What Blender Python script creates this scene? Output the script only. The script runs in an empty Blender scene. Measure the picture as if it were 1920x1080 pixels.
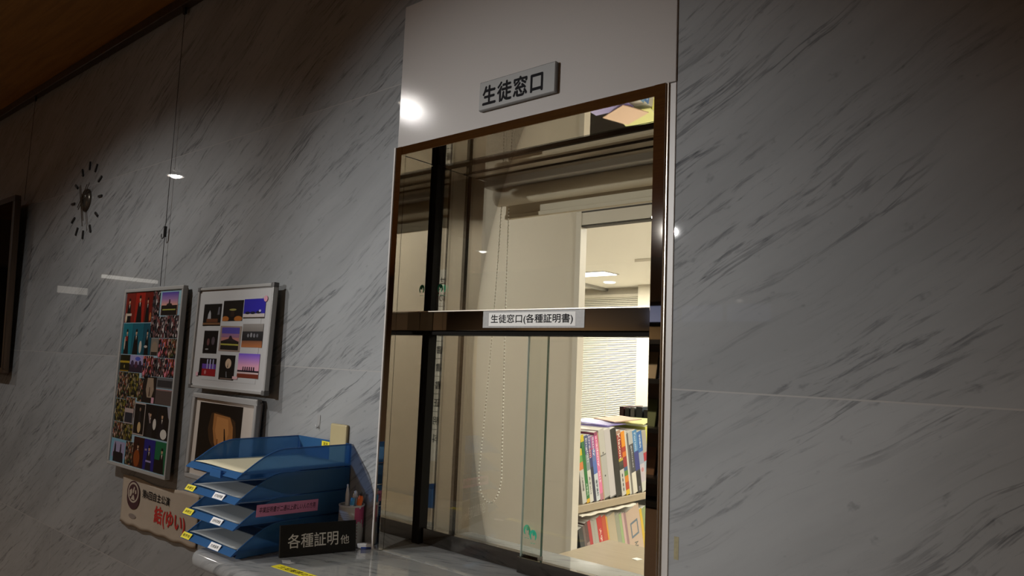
import bpy, bmesh, math, random
from mathutils import Vector, Matrix
S = bpy.context.scene
COL = S.collection
random.seed(7)

# ------------------------------------------------------------------ camera
cam_data = bpy.data.cameras.new('camera')
cam = bpy.data.objects.new('camera', cam_data); COL.objects.link(cam)
YAW, PITCH, ROLL, FPX = -0.711824573, 0.102495212, 0.0410340556, 1377.995
cy, sy, cp, sp = math.cos(YAW), math.sin(YAW), math.cos(PITCH), math.sin(PITCH)
fwd = Vector((sy*cp, cy*cp, sp)); rt = Vector((cy, -sy, 0)); up = rt.cross(fwd)
cr, sr = math.cos(ROLL), math.sin(ROLL)
r2 = rt*cr + up*sr; u2 = -rt*sr + up*cr
M = Matrix.Identity(4)
for i in range(3):
    M[i][0], M[i][1], M[i][2] = r2[i], u2[i], -fwd[i]
M[0][3], M[1][3], M[2][3] = 0.0, -1.14, 1.45
cam.matrix_world = M
cam_data.sensor_width = 36.0
cam_data.lens = FPX/1920*36.0
cam_data.clip_start = 0.02
S.camera = cam

# ------------------------------------------------------------------ view and world
S.view_settings.view_transform = 'Standard'
S.view_settings.look = 'None'
S.view_settings.gamma = 1.0
S.view_settings.use_curve_mapping = False
S.view_settings.exposure = 0.0
W = bpy.data.worlds.new('world'); S.world = W; W.use_nodes = True
W.node_tree.nodes['Background'].inputs[0].default_value = (0.9, 0.8, 0.7, 1)
W.node_tree.nodes['Background'].inputs[1].default_value = 0.0

# lamp powers (each lamp is made in its fixture's builder)
P_DOWN = 30.0        # recessed downlights along the marble wall
P_SPOT = 560.0       # swivelling spotlight that washes the service window
P_HALL = 270.0        # warm hall lamps further back, the right one added as fill
P_OFFICE = 112.0      # office ceiling panels
P_SERVICE_FILL = 42.0      # added unseen ceiling panels that fill the service room

CEIL = 2.718; OCEIL = 2.5
XL, XR = -1.345, -0.655          # window opening between the steel jambs
CT = 1.012                       # counter top

# ------------------------------------------------------------------ materials
def lin(c): return c/12.92 if c <= 0.04045 else ((c+0.055)/1.055)**2.4
def rgb(h):
    if isinstance(h, str):
        h = h.lstrip('#'); return tuple(lin(int(h[i:i+2], 16)/255) for i in (0, 2, 4)) + (1,)
    return tuple(h) + (1,)
MATS = {}
def mat(name, color, rough=0.5, metal=0.0, bump=0.0, bscale=60.0, var=0.0, vscale=8.0, spec=0.5, emit=0.0, aniso=0.0):
    """plain procedural surface: colour with a little noise variation and bump"""
    if name in MATS: return MATS[name]
    m = bpy.data.materials.new(name); m.use_nodes = True; MATS[name] = m
    nt = m.node_tree; b = nt.nodes['Principled BSDF']
    b.inputs['Roughness'].default_value = rough; b.inputs['Metallic'].default_value = metal
    b.inputs['Specular IOR Level'].default_value = spec
    c = rgb(color)
    b.inputs['Base Color'].default_value = c
    if emit:
        b.inputs['Emission Color'].default_value = c; b.inputs['Emission Strength'].default_value = emit
    if aniso: b.inputs['Anisotropic'].default_value = aniso
    if var or bump:
        tc = nt.nodes.new('ShaderNodeTexCoord')
        n = nt.nodes.new('ShaderNodeTexNoise'); n.inputs['Detail'].default_value = 6
        nt.links.new(tc.outputs['Object'], n.inputs['Vector'])
        n.inputs['Scale'].default_value = vscale if var else bscale
        if var:
            mx = nt.nodes.new('ShaderNodeMix'); mx.data_type = 'RGBA'
            mx.inputs['A'].default_value = tuple(x*(1-var) for x in c[:3]) + (1,)
            mx.inputs['B'].default_value = tuple(min(1, x*(1+var)) for x in c[:3]) + (1,)
            nt.links.new(n.outputs['Fac'], mx.inputs['Factor']); nt.links.new(mx.outputs['Result'], b.inputs['Base Color'])
        if bump:
            n2 = nt.nodes.new('ShaderNodeTexNoise'); n2.inputs['Scale'].default_value = bscale; n2.inputs['Detail'].default_value = 4
            nt.links.new(tc.outputs['Object'], n2.inputs['Vector'])
            bp = nt.nodes.new('ShaderNodeBump'); bp.inputs['Strength'].default_value = bump; bp.inputs['Distance'].default_value = 0.002
            nt.links.new(n2.outputs['Fac'], bp.inputs['Height']); nt.links.new(bp.outputs['Normal'], b.inputs['Normal'])
    return m
def C(h, rough=0.55): return mat('colour_' + h.lstrip('#') + ('' if rough == 0.55 else '_%d' % int(rough*100)), h, rough)

class NT:
    def __init__(s, m): s.t = m.node_tree
    def n(s, kind, **kw):
        nd = s.t.nodes.new('ShaderNode' + kind)
        for k, v in kw.items(): setattr(nd, k, v)
        return nd
    def l(s, a, b): s.t.links.new(a, b)
    def math(s, op, a, b=None, clamp=False):
        nd = s.n('Math', operation=op); nd.use_clamp = clamp
        for i, v in enumerate((a, b)):
            if v is None: continue
            if isinstance(v, (int, float)): nd.inputs[i].default_value = v
            else: s.l(v, nd.inputs[i])
        return nd.outputs[0]
    def ramp(s, val, lo, hi, a=0.0, b=1.0):
        nd = s.n('MapRange', interpolation_type='SMOOTHSTEP'); s.l(val, nd.inputs['Value'])
        nd.inputs['From Min'].default_value = lo; nd.inputs['From Max'].default_value = hi
        nd.inputs['To Min'].default_value = a; nd.inputs['To Max'].default_value = b
        return nd.outputs['Result']
    def noise(s, vec, scale=1.0, detail=6, rough=0.6, dist=0.0):
        nd = s.n('TexNoise'); s.l(vec, nd.inputs['Vector'])
        nd.inputs['Scale'].default_value = scale; nd.inputs['Detail'].default_value = detail
        nd.inputs['Roughness'].default_value = rough; nd.inputs['Distortion'].default_value = dist
        return nd.outputs['Fac']
    def dot(s, vec, axis):
        nd = s.n('VectorMath', operation='DOT_PRODUCT'); s.l(vec, nd.inputs[0]); nd.inputs[1].default_value = axis
        return nd.outputs['Value']
    def comb(s, x, y, z):
        nd = s.n('CombineXYZ')
        for i, v in enumerate((x, y, z)):
            if isinstance(v, (int, float)): nd.inputs[i].default_value = v
            else: s.l(v, nd.inputs[i])
        return nd.outputs[0]
    def mix(s, f, a, b):
        nd = s.n('Mix', data_type='RGBA')
        s.l(f, nd.inputs['Factor'])
        for k, v in (('A', a), ('B', b)):
            if isinstance(v, tuple): nd.inputs[k].default_value = v
            else: s.l(v, nd.inputs[k])
        return nd.outputs['Result']

def marble(name, au, av, base=(0.285, 0.297, 0.305), vein=(0.068, 0.073, 0.082), rough=0.014, joints=None, seams=(), dens=1.0):
    m = bpy.data.materials.new(name); m.use_nodes = True; MATS[name] = m
    g = NT(m); b = m.node_tree.nodes['Principled BSDF']
    tc = g.n('TexCoord'); P = tc.outputs['Object']
    u = g.dot(P, au); v = g.dot(P, av)
    sep = g.n('SeparateXYZ'); g.l(P, sep.inputs[0])
    if joints:
        slab = g.math('FLOOR', g.math('DIVIDE', sep.outputs['Z'], joints[0]))
        col = g.math('GREATER_THAN', sep.outputs['X'], -1.0)
        w = g.math('ADD', g.math('MULTIPLY', slab, 3.7), g.math('MULTIPLY', col, 11.3))
    else:
        w = 2.3
    sc = lambda a, k: g.math('MULTIPLY', a, k)
    # gentle waviness of the streak direction
    wav = g.noise(g.comb(sc(u, 1.5), sc(v, 2.0), w), 1.0, 3, 0.5)
    v2 = g.math('ADD', v, sc(g.math('SUBTRACT', wav, 0.5), 0.14))
    n1 = g.noise(g.comb(sc(u, 1.1), sc(v2, 17.0), w), 1.0, 9, 0.58, 0.15)
    r1 = g.math('SUBTRACT', 1.0, g.math('MULTIPLY', g.math('ABSOLUTE', g.math('SUBTRACT', n1, 0.5)), 2.0))
    m1 = g.noise(g.comb(sc(u, 2.2), sc(v2, 5.0), g.math('ADD', w, 5.0) if joints else 7.0), 1.0, 4, 0.6)
    v1 = g.math('MULTIPLY', g.ramp(r1, 0.955, 0.998), g.ramp(m1, 0.42, 0.66))
    n2 = g.noise(g.comb(sc(u, 10.0), sc(v2, 95.0), w), 1.0, 6, 0.68, 0.3)
    m2 = g.noise(g.comb(sc(u, 1.6), sc(v2, 6.0), g.math('ADD', w, 9.0) if joints else 11.0), 1.0, 3, 0.6)
    s2 = g.math('MULTIPLY', g.ramp(n2, 0.52, 0.68), g.ramp(m2, 0.34, 0.60))
    n3 = g.noise(g.comb(sc(u, 26.0), sc(v2, 40.0), w), 1.0, 3, 0.6)
    s3 = g.ramp(n3, 0.64, 0.76)
    cl = g.noise(g.comb(sc(u, 1.1), sc(v2, 5.5), w), 1.0, 6, 0.6)
    fac = g.math('ADD', g.math('MULTIPLY', v1, 0.62*dens), g.math('MULTIPLY', s2, 0.62*dens))
    fac = g.math('ADD', fac, g.math('MULTIPLY', s3, 0.34*dens), clamp=True)
    lo = tuple(x*0.86 for x in base) + (1,); hi = tuple(x*1.10 for x in base) + (1,)
    body = g.mix(g.ramp(cl, 0.30, 0.70), lo, hi)
    colr = g.mix(fac, body, tuple(vein) + (1,))
    if joints:
        zf = g.math('FRACT', g.math('DIVIDE', sep.outputs['Z'], joints[0]))
        d = g.math('MULTIPLY', g.math('MINIMUM', zf, g.math('SUBTRACT', 1.0, zf)), joints[0])
        line = g.math('LESS_THAN', d, 0.0013)
        for x in seams:
            lx = g.math('LESS_THAN', g.math('ABSOLUTE', g.math('SUBTRACT', sep.outputs['X'], x)), 0.0012)
            line = g.math('MAXIMUM', line, lx)
        colr = g.mix(line, colr, (0.345, 0.345, 0.34, 1))
        bp = g.n('Bump'); bp.inputs['Strength'].default_value = 0.5; bp.inputs['Distance'].default_value = 0.001
        g.l(g.math('SUBTRACT', 1.0, line), bp.inputs['Height']); g.l(bp.outputs['Normal'], b.inputs['Normal'])
    g.l(colr, b.inputs['Base Color'])
    b.inputs['Roughness'].default_value = rough
    return m
ca, sa = math.cos(math.radians(31)), math.sin(math.radians(31))
M_MARBLE = marble('marble_wall', (ca, 0, sa), (-sa, 0, ca), joints=(0.709,), seams=(-3.40, -5.43))
M_MARBLE_TOP = marble('marble_counter', (0.93, 0.37, 0), (-0.37, 0.93, 0.4), base=(0.25, 0.255, 0.255), rough=0.05, dens=1.2)

def wood(name, a, b_, axis, freq, rough=0.5):
    m = bpy.data.materials.new(name); m.use_nodes = True; MATS[name] = m
    g = NT(m); b = m.node_tree.nodes['Principled BSDF']
    tc = g.n('TexCoord'); sep = g.n('SeparateXYZ'); g.l(tc.outputs['Object'], sep.inputs[0])
    sc = [g.math('MULTIPLY', sep.outputs[i], freq*(0.06 if i == axis else 1.0)) for i in range(3)]
    n = g.noise(g.comb(*sc), 1.0, 6, 0.6, 0.6)
    g.l(g.mix(g.ramp(n, 0.3, 0.7), rgb(a), rgb(b_)), b.inputs['Base Color'])
    b.inputs['Roughness'].default_value = rough
    return m
M_CEIL = wood('wood_ceiling', (0.30, 0.145, 0.030), (0.43, 0.22, 0.05), 0, 40)
M_BEIGE = wood('beige_laminate', (0.31, 0.25, 0.175), (0.35, 0.285, 0.20), 0, 60, 0.35)
M_DARKWOOD = wood('dark_wood', (0.030, 0.018, 0.010), (0.055, 0.033, 0.018), 2, 50, 0.4)
M_STEEL = mat('polished_steel', (0.66, 0.62, 0.56), 0.016, 1.0)
M_STEEL_DK = mat('dark_polished_steel', (0.20, 0.185, 0.17), 0.06, 1.0)
M_BRUSH = mat('brushed_steel', (0.60, 0.55, 0.48), 0.33, 1.0, aniso=0.5)
M_ALU = mat('aluminium', (0.40, 0.40, 0.39), 0.38, 0.25)
M_CHROME = mat('chrome', (0.6, 0.6, 0.6), 0.08, 1.0)
M_RUBBER = mat('black_rubber', (0.010, 0.009, 0.008), 0.8, spec=0.08)
M_BLACK = mat('black_paint', (0.010, 0.010, 0.010), 0.4)
M_PANEL = mat('white_laminate_panel', (0.46, 0.44, 0.425), 0.12, bump=0.02, bscale=900, var=0.06, vscale=700)
M_TRIM = mat('white_trim', (0.50, 0.48, 0.46), 0.4)
M_TAN = mat('tan_wall_paint', (0.60, 0.545, 0.465), 0.6, bump=0.15, bscale=300, var=0.02, vscale=3)
M_WHITEWALL = mat('white_wall_paint', (0.68, 0.63, 0.53), 0.6, var=0.02)
M_OCEIL = mat('office_ceiling_tiles', (0.86, 0.82, 0.75), 0.7, bump=0.2, bscale=120, var=0.03, vscale=30)
M_PAPER = mat('paper', (0.72, 0.72, 0.70), 0.6)
M_INK = mat('ink', (0.010, 0.010, 0.012), 0.7, spec=0.08)
M_CARPET = mat('hall_carpet', (0.10, 0.06, 0.035), 0.9, bump=0.4, bscale=300, var=0.2, vscale=40)
M_OFLOOR = mat('office_floor', (0.52, 0.49, 0.44), 0.6, var=0.08)
M_HALLWALL = mat('hall_wall', (0.22, 0.17, 0.12), 0.6, var=0.05)

def glass(name, tint, strength=0.8):
    m = bpy.data.materials.new(name); m.use_nodes = True; MATS[name] = m
    g = NT(m); nt = m.node_tree; out = nt.nodes['Material Output']; nt.nodes.remove(nt.nodes['Principled BSDF'])
    tr = g.n('BsdfTransparent'); tr.inputs[0].default_value = tint + (1,)
    gl = g.n('BsdfGlossy'); gl.inputs['Roughness'].default_value = 0.01
    fr = g.n('Fresnel'); fr.inputs['IOR'].default_value = 1.45
    mx = g.n('MixShader'); g.l(g.math('MULTIPLY', fr.outputs[0], strength), mx.inputs[0])
    g.l(tr.outputs[0], mx.inputs[1]); g.l(gl.outputs[0], mx.inputs[2]); g.l(mx.outputs[0], out.inputs['Surface'])
    return m
M_GLASS = glass('window_glass', (0.955, 0.97, 0.955), 0.75)
M_GLASSEDGE = mat('glass_edge', (0.02, 0.075, 0.055), 0.15)
M_CLEAR = glass('picture_cover', (0.97, 0.97, 0.97), 1.0)

def plastic(name, color, trans, rough=0.3):
    m = bpy.data.materials.new(name); m.use_nodes = True; MATS[name] = m
    g = NT(m); nt = m.node_tree; out = nt.nodes['Material Output']; b = nt.nodes['Principled BSDF']
    b.inputs['Base Color'].default_value = color + (1,); b.inputs['Roughness'].default_value = rough
    tl = g.n('BsdfTranslucent'); tl.inputs[0].default_value = color + (1,)
    tr = g.n('BsdfTransparent'); tr.inputs[0].default_value = tuple(min(1, 0.30 + x*1.2) for x in color) + (1,)
    m1 = g.n('MixShader'); m1.inputs[0].default_value = 0.30; g.l(b.outputs[0], m1.inputs[1]); g.l(tl.outputs[0], m1.inputs[2])
    m2 = g.n('MixShader'); m2.inputs[0].default_value = trans; g.l(m1.outputs[0], m2.inputs[1]); g.l(tr.outputs[0], m2.inputs[2])
    g.l(m2.outputs[0], out.inputs['Surface'])
    return m
M_TRAY = plastic('blue_translucent_plastic', (0.085, 0.25, 0.47), 0.56)
M_TRAYLIP = plastic('blue_plastic_lip', (0.06, 0.19, 0.43), 0.28, 0.2)
M_FOLDER = plastic('purple_clear_folder', (0.40, 0.36, 0.75), 0.3)

def crowd(name, dark, cols, scale=90.0):
    """busy snapshot: many small coloured patches"""
    m = bpy.data.materials.new(name); m.use_nodes = True; MATS[name] = m
    g = NT(m); b = m.node_tree.nodes['Principled BSDF']; b.inputs['Roughness'].default_value = 0.35
    tc = g.n('TexCoord')
    mp = g.n('Mapping'); mp.inputs['Scale'].default_value = (scale, scale, scale*0.55); g.l(tc.outputs['Object'], mp.inputs['Vector'])
    n = g.noise(mp.outputs[0], 0.5, 2, 0.5)
    av = g.n('VectorMath', operation='ADD'); g.l(mp.outputs[0], av.inputs[0]); g.l(g.comb(n, n, n), av.inputs[1])
    vo = g.n('TexVoronoi'); g.l(av.outputs[0], vo.inputs['Vector']); vo.inputs['Scale'].default_value = 1.0
    sep = g.n('SeparateColor'); g.l(vo.outputs['Color'], sep.inputs[0])
    cr_ = g.n('ValToRGB'); cr_.color_ramp.interpolation = 'CONSTANT'
    el = cr_.color_ramp.elements
    stops = [(0.0, dark)] + [(0.42 + 0.58*i/len(cols), c) for i, c in enumerate(cols)]
    el[0].position = 0; el[0].color = rgb(stops[0][1]); el[1].position = stops[1][0]; el[1].color = rgb(stops[1][1])
    for p, c in stops[2:]:
        e = el.new(p); e.color = rgb(c)
    g.l(sep.outputs[0], cr_.inputs[0]); g.l(cr_.outputs[0], b.inputs['Base Color'])
    return m
M_CROWD = [crowd('snapshot_festival_crowd', '14100d', ['5a3a28', '8c7a60', '27333f', 'a08878', '3f4a24', '7a2f22'], 200),
           crowd('snapshot_players', '0f0d0e', ['473a3a', 'b0a8a4', '35343c', '6e4a48', '6a3030'], 170),
           crowd('snapshot_costumes', '1a1112', ['6e3028', 'b89a90', '41506a', 'c07080', '2c2a30', 'a04a28'], 160),
           crowd('snapshot_night', '0d0c0a', ['5f5a20', '2e3320', '806a30', '3a2f28', '9a8a70'], 190)]

def gradient(name, stops):
    m = bpy.data.materials.new(name); m.use_nodes = True; MATS[name] = m
    g = NT(m); b = m.node_tree.nodes['Principled BSDF']; b.inputs['Roughness'].default_value = 0.35
    tc = g.n('TexCoord'); sep = g.n('SeparateXYZ'); g.l(tc.outputs['Generated'], sep.inputs[0])
    cr_ = g.n('ValToRGB'); el = cr_.color_ramp.elements
    el[0].position, el[0].color = stops[0][0], rgb(stops[0][1]); el[1].position, el[1].color = stops[-1][0], rgb(stops[-1][1])
    for p, c in stops[1:-1]:
        e = el.new(p); e.color = rgb(c)
    g.l(sep.outputs[2], cr_.inputs[0]); g.l(cr_.outputs[0], b.inputs['Base Color'])
    return m
M_SUNSET = gradient('printed_sunset', [(0.0, 'b0806a'), (0.40, 'c89078'), (0.70, '8a6a98'), (1.0, '453c90')])
M_PINKSKY = gradient('printed_pink_sky', [(0.0, 'd8a0a8'), (0.5, 'd098b0'), (0.8, '9a70c0'), (1.0, '6a4fc0')])
M_DUSK = gradient('printed_dusk_stage', [(0.0, 'a8683c'), (0.25, '7a5038'), (0.3, '1c1b1c'), (0.66, '2a2a2c'), (0.7, '75706c'), (1.0, '8c8884')])

# ------------------------------------------------------------------ mesh builder
class MB:
    def __init__(s): s.v = []; s.f = []; s.m = []; s.sm = []
    def add(s, vs, fs, mi=0, smooth=False):
        o = len(s.v); s.v += [tuple(x) for x in vs]
        for f in fs: s.f.append([o+i for i in f]); s.m.append(mi); s.sm.append(smooth)
        return s
    def box(s, x0, x1, y0, y1, z0, z1, mi=0):
        vs = [(x, y, z) for z in (z0, z1) for y in (y0, y1) for x in (x0, x1)]
        return s.add(vs, [(0,2,3,1), (4,5,7,6), (0,1,5,4), (2,6,7,3), (0,4,6,2), (1,3,7,5)], mi)
    def prism(s, poly, axis, a, b, mi=0, smooth=False):
        """poly: 2-D points in the two other axes (in xyz order), extruded along axis from a to b"""
        def P(p, t):
            q = list(p); q.insert(axis, t); return q
        n = len(poly)
        vs = [P(p, a) for p in poly] + [P(p, b) for p in poly]
        s.add(vs, [list(range(n))[::-1], list(range(n, 2*n))], mi)
        o = len(s.v) - 2*n
        for i in range(n):
            j = (i+1) % n; s.f.append([o+i, o+j, o+n+j, o+n+i]); s.m.append(mi); s.sm.append(smooth)
        return s
    def tube(s, pts, r, n=8, mi=0, r_end=None, caps=True):
        pts = [Vector(p) for p in pts]; rings = []
        for i, p in enumerate(pts):
            d = (pts[min(i+1, len(pts)-1)] - pts[max(i-1, 0)]).normalized()
            a = d.cross(Vector((0.123, 0.45, 0.88))).normalized(); b = d.cross(a)
            t = i/(len(pts)-1); rr = r if r_end is None else r*(1-t) + r_end*t
            rings.append([p + a*rr*math.cos(2*math.pi*k/n) + b*rr*math.sin(2*math.pi*k/n) for k in range(n)])
        o = len(s.v)
        for ring in rings: s.v += [tuple(x) for x in ring]
        for i in range(len(rings)-1):
            for k in range(n):
                k2 = (k+1) % n
                s.f.append([o+i*n+k, o+i*n+k2, o+(i+1)*n+k2, o+(i+1)*n+k]); s.m.append(mi); s.sm.append(True)
        if caps:
            s.f.append([o+k for k in range(n)][::-1]); s.m.append(mi); s.sm.append(False)
            e = o+(len(rings)-1)*n; s.f.append([e+k for k in range(n)]); s.m.append(mi); s.sm.append(False)
        return s
    def lathe(s, prof, n=32, mi=0, axis=2, cx=0, cy=0, cz=0, mis=None):
        """prof: (radius, height) pairs turned about an axis"""
        o = len(s.v)
        for r, h in prof:
            for k in range(n):
                c, d = r*math.cos(2*math.pi*k/n), r*math.sin(2*math.pi*k/n)
                s.v.append((cx+c, cy+d, cz+h) if axis == 2 else (cx+c, cy+h, cz+d))
        for i in range(len(prof)-1):
            for k in range(n):
                k2 = (k+1) % n; q = [o+i*n+k, o+i*n+k2, o+(i+1)*n+k2, o+(i+1)*n+k]
                s.f.append(q if axis == 2 else q[::-1]); s.m.append(mis[i] if mis else mi); s.sm.append(True)
        return s
    def ball(s, c, r, mi=0, n=6):
        rx, ry, rz = r if isinstance(r, tuple) else (r, r, r)
        o = len(s.v)
        for i in range(n+1):
            t = math.pi*i/n
            for k in range(n*2):
                p = math.pi*k/n
                s.v.append((c[0]+rx*math.sin(t)*math.cos(p), c[1]+ry*math.sin(t)*math.sin(p), c[2]-rz*math.cos(t)))
        w = n*2
        for i in range(n):
            for k in range(w):
                k2 = (k+1) % w; s.f.append([o+i*w+k, o+i*w+k2, o+(i+1)*w+k2, o+(i+1)*w+k]); s.m.append(mi); s.sm.append(True)
        return s
    def build(s, name, mats, parent=None, loc=(0, 0, 0), rot=(0, 0, 0), bevel=0, segs=2, label=None):
        me = bpy.data.meshes.new(name); me.from_pydata(s.v, [], s.f)
        mats = mats if isinstance(mats, (list, tuple)) else [mats]
        for m in mats: me.materials.append(m)
        for p, mi, sm in zip(me.polygons, s.m, s.sm): p.material_index = mi; p.use_smooth = sm
        bm = bmesh.new(); bm.from_mesh(me); bmesh.ops.remove_doubles(bm, verts=bm.verts, dist=1e-6)
        bmesh.ops.recalc_face_normals(bm, faces=bm.faces); bm.to_mesh(me); bm.free(); me.update()
        o = bpy.data.objects.new(name, me); COL.objects.link(o)
        o.parent = parent; o.location = loc; o.rotation_euler = rot
        if bevel:
            md = o.modifiers.new('bevel', 'BEVEL'); md.width = bevel; md.segments = segs; md.limit_method = 'ANGLE'; md.angle_limit = 0.7
        if label: o['label'] = label
        return o

def thing(name, label, cat, loc=(0, 0, 0), rot=(0, 0, 0), group=None):
    o = bpy.data.objects.new(name, None); COL.objects.link(o)
    o.empty_display_size = 0.05
    o.location = loc; o.rotation_euler = rot; o['label'] = label; o['category'] = cat
    if group: o['group'] = group
    return o
def tag(o, label, cat, group=None, kind=None):
    o['label'] = label; o['category'] = cat
    if group: o['group'] = group
    if kind: o['kind'] = kind
    return o
def struct(o, label=None):
    o['kind'] = 'structure'
    if label: o['label'] = label
    return o

def text(name, body, m, parent, loc, rot, width=None, height=None, bold=0.0, thick=0.0004, shear=0.0, label=None, spacing=1.0):
    """lettering as a thin mesh, centred on loc; text lies in local XY before rot, scaled to width x height"""
    cu = bpy.data.curves.new(name, 'FONT'); cu.body = body; cu.size = 1.0
    cu.align_x = 'CENTER'; cu.resolution_u = 3; cu.shear = shear; cu.space_character = spacing
    ob = bpy.data.objects.new(name + '_curve', cu); COL.objects.link(ob)
    dg = bpy.context.evaluated_depsgraph_get(); dg.update()
    me = bpy.data.meshes.new_from_object(ob.evaluated_get(dg))
    bpy.data.objects.remove(ob); bpy.data.curves.remove(cu)
    xs = [v.co.x for v in me.vertices]; ys = [v.co.y for v in me.vertices]
    w, h = max(xs)-min(xs), max(ys)-min(ys); ox, oy = (max(xs)+min(xs))/2, (max(ys)+min(ys))/2
    sx = width/w if width else height/h; sy_ = height/h if height else sx
    for v in me.vertices: v.co = ((v.co.x-ox)*sx, (v.co.y-oy)*sy_, 0)
    if bold:
        bm = bmesh.new(); bm.from_mesh(me); g0 = list(bm.verts) + list(bm.edges) + list(bm.faces); d = bold*(h*sy_)*0.9
        for k_, (dx, dy) in enumerate(((d, 0), (-d, 0), (0, d), (0, -d))):
            r = bmesh.ops.duplicate(bm, geom=g0)
            bmesh.ops.translate(bm, vec=(dx*sx/sy_, dy, 0.00002*(k_+1)), verts=[e for e in r['geom'] if isinstance(e, bmesh.types.BMVert)])
        bm.to_mesh(me); bm.free()
    if thick and not bold:
        bm = bmesh.new(); bm.from_mesh(me)
        r = bmesh.ops.extrude_face_region(bm, geom=list(bm.faces))
        bmesh.ops.translate(bm, vec=(0, 0, thick), verts=[e for e in r['geom'] if isinstance(e, bmesh.types.BMVert)])
        bm.to_mesh(me); bm.free()
    me.name = name; me.materials.clear(); me.materials.append(m)
    o = bpy.data.objects.new(name, me); COL.objects.link(o); o.parent = parent; o.location = loc; o.rotation_euler = rot
    if label: o['label'] = label
    return o
FRONT = (math.pi/2, 0, 0)               # text upright on a surface that faces -Y
RIGHTF = (math.pi/2, 0, math.pi/2)      # text upright on a surface that faces +X

def area(name, loc, rot, sx, sy_, power, color, parent=None):
    l = bpy.data.lights.new(name, 'AREA'); l.shape = 'RECTANGLE'; l.size = sx; l.size_y = sy_; l.energy = power; l.color = color
    o = bpy.data.objects.new(name, l); COL.objects.link(o); o.location = loc; o.rotation_euler = rot; o.parent = parent
    return o

# ------------------------------------------------------------------ the setting
# marble wall with the window opening
b = MB()
OX0, OX1, OZ0, OZ1 = -1.368, -0.615, 0.975, 2.323
b.box(-9.5, OX0, 0, 0.287, 0, CEIL).box(OX1, 2.6, 0, 0.287, 0, CEIL)
b.box(OX0, OX1, 0, 0.287, OZ1, CEIL).box(OX0, OX1, 0.0, 0.287, 0, OZ0)
b.box(OX0, OX1, 0.012, 0.287, 1.965, OZ1)
struct(b.build('wall_front', M_MARBLE), 'polished grey marble wall with diagonal streaks')
struct(MB().box(-9.7, 2.8, -6.2, 0.0, -0.1, 0).build('floor', M_CARPET))
struct(MB().box(-9.7, 2.8, -6.2, 0.0, CEIL, CEIL+0.1).build('ceiling', M_CEIL), 'brown wooden ceiling of the hall')
struct(MB().box(-9.7, 2.8, -6.3, -6.2, 0, CEIL).build('wall_back', M_HALLWALL))
struct(MB().box(2.6, 2.8, -6.2, 0.0, 0, CEIL).build('wall_right', M_HALLWALL))
struct(MB().box(-9.7, -9.5, -6.2, 0.0, 0, CEIL).build('wall_left', M_HALLWALL))
struct(MB().box(-9.5, 2.6, -0.03, 0, 2.678, CEIL).build('trim_1', M_DARKWOOD, bevel=0.004), 'dark picture rail where the marble wall meets the ceiling')
# white laminate panel above the window and the white side strips
struct(MB().box(OX0, OX1, -0.004, 0.011, 1.962, OZ1).build('trim_2', M_PANEL, bevel=0.0015), 'pale laminate panel over the window')
bw = MB().box(-0.6285, OX1, -0.002, 0.2, CT-0.6, 1.961)
struct(MB().box(-1.3700, -1.3656, -0.0118, 0.0, CT, 1.961).build('trim_6', M_TRIM))
struct(bw.build('trim_3', M_TRIM, bevel=0.001), 'white strip beside the steel window frame')

# office side
struct(MB().box(-9.5, 2.6, 0.287, 7.2, -0.1, 0).build('floor_office', M_OFLOOR))
struct(MB().box(-9.5, 2.6, 0.287, 7.2, OCEIL, OCEIL+0.1).build('ceiling_office', M_OCEIL), 'pale tiled office ceiling')
TY = 1.15
b = MB().box(-4.5, -1.655, TY, TY+0.03, 0, OCEIL).box(-1.655, -0.62, TY, TY+0.03, 2.045, OCEIL).box(-0.62, 2.6, TY, TY+0.03, 0, OCEIL)
struct(b.build('wall_partition', M_TAN), 'tan wall behind the window glass')
b = MB().box(-1.655, -1.632, TY-0.006, TY+0.034, 0, 2.045).box(-0.643, -0.62, TY-0.006, TY+0.034, 0, 2.045).box(-1.632, -0.643, TY-0.004, TY+0.034, 1.992, 2.04)
b.box(-1.632, -0.643, TY-0.004, TY+0.03, 1.985, 1.989, 1).box(-1.655, -0.62, TY-0.005, TY, 2.041, 2.046, 1)
struct(b.build('trim_4', [mat('door_casing_white', (0.62, 0.58, 0.52), 0.4), mat('dark_gap', (0.05, 0.045, 0.04), 0.6)]), 'white casing of the doorway into the office')  # second material: thin dark lines along the casing head
struct(MB().box(-9.5, 2.6, 7.1, 7.2, 0, OCEIL).build('wall_office_back', M_WHITEWALL))
struct(MB().box(-9.7, -9.5, 0.0, 7.2, 0, OCEIL).build('wall_office_left', M_WHITEWALL))
struct(MB().box(2.6, 2.8, 0.0, 7.2, 0, OCEIL).build('wall_office_right', M_WHITEWALL))
struct(MB().box(-4.6, -4.5, 0.287, TY, 0, OCEIL).build('wall_service', M_TAN))
struct(MB().box(-4.80, -4.55, 6.85, 7.1, 0, OCEIL).build('trim_5', M_WHITEWALL), 'white column beside the office blind')

# the service window
win = bpy.data.objects.new('window_1', None); COL.objects.link(win); win['kind'] = 'structure'; win['label'] = 'steel framed service window with sliding glass'
JF = -0.010
b = MB()
b.box(-1.3655, XL, JF, 0.004, CT, 1.961)
b.box(XR, -0.6318, JF, 0.004, CT, 1.961)
b.build('frame', M_STEEL, win, bevel=0.0008)
MB().box(XL, XR, JF+0.001, 0.004, 1.940, 1.961).build('header', M_STEEL, win, bevel=0.0008)
MB().box(-0.6318, -0.6285, -0.006, 0.2, CT, 1.961).build('edge_bead', M_BRUSH, win)
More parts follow.
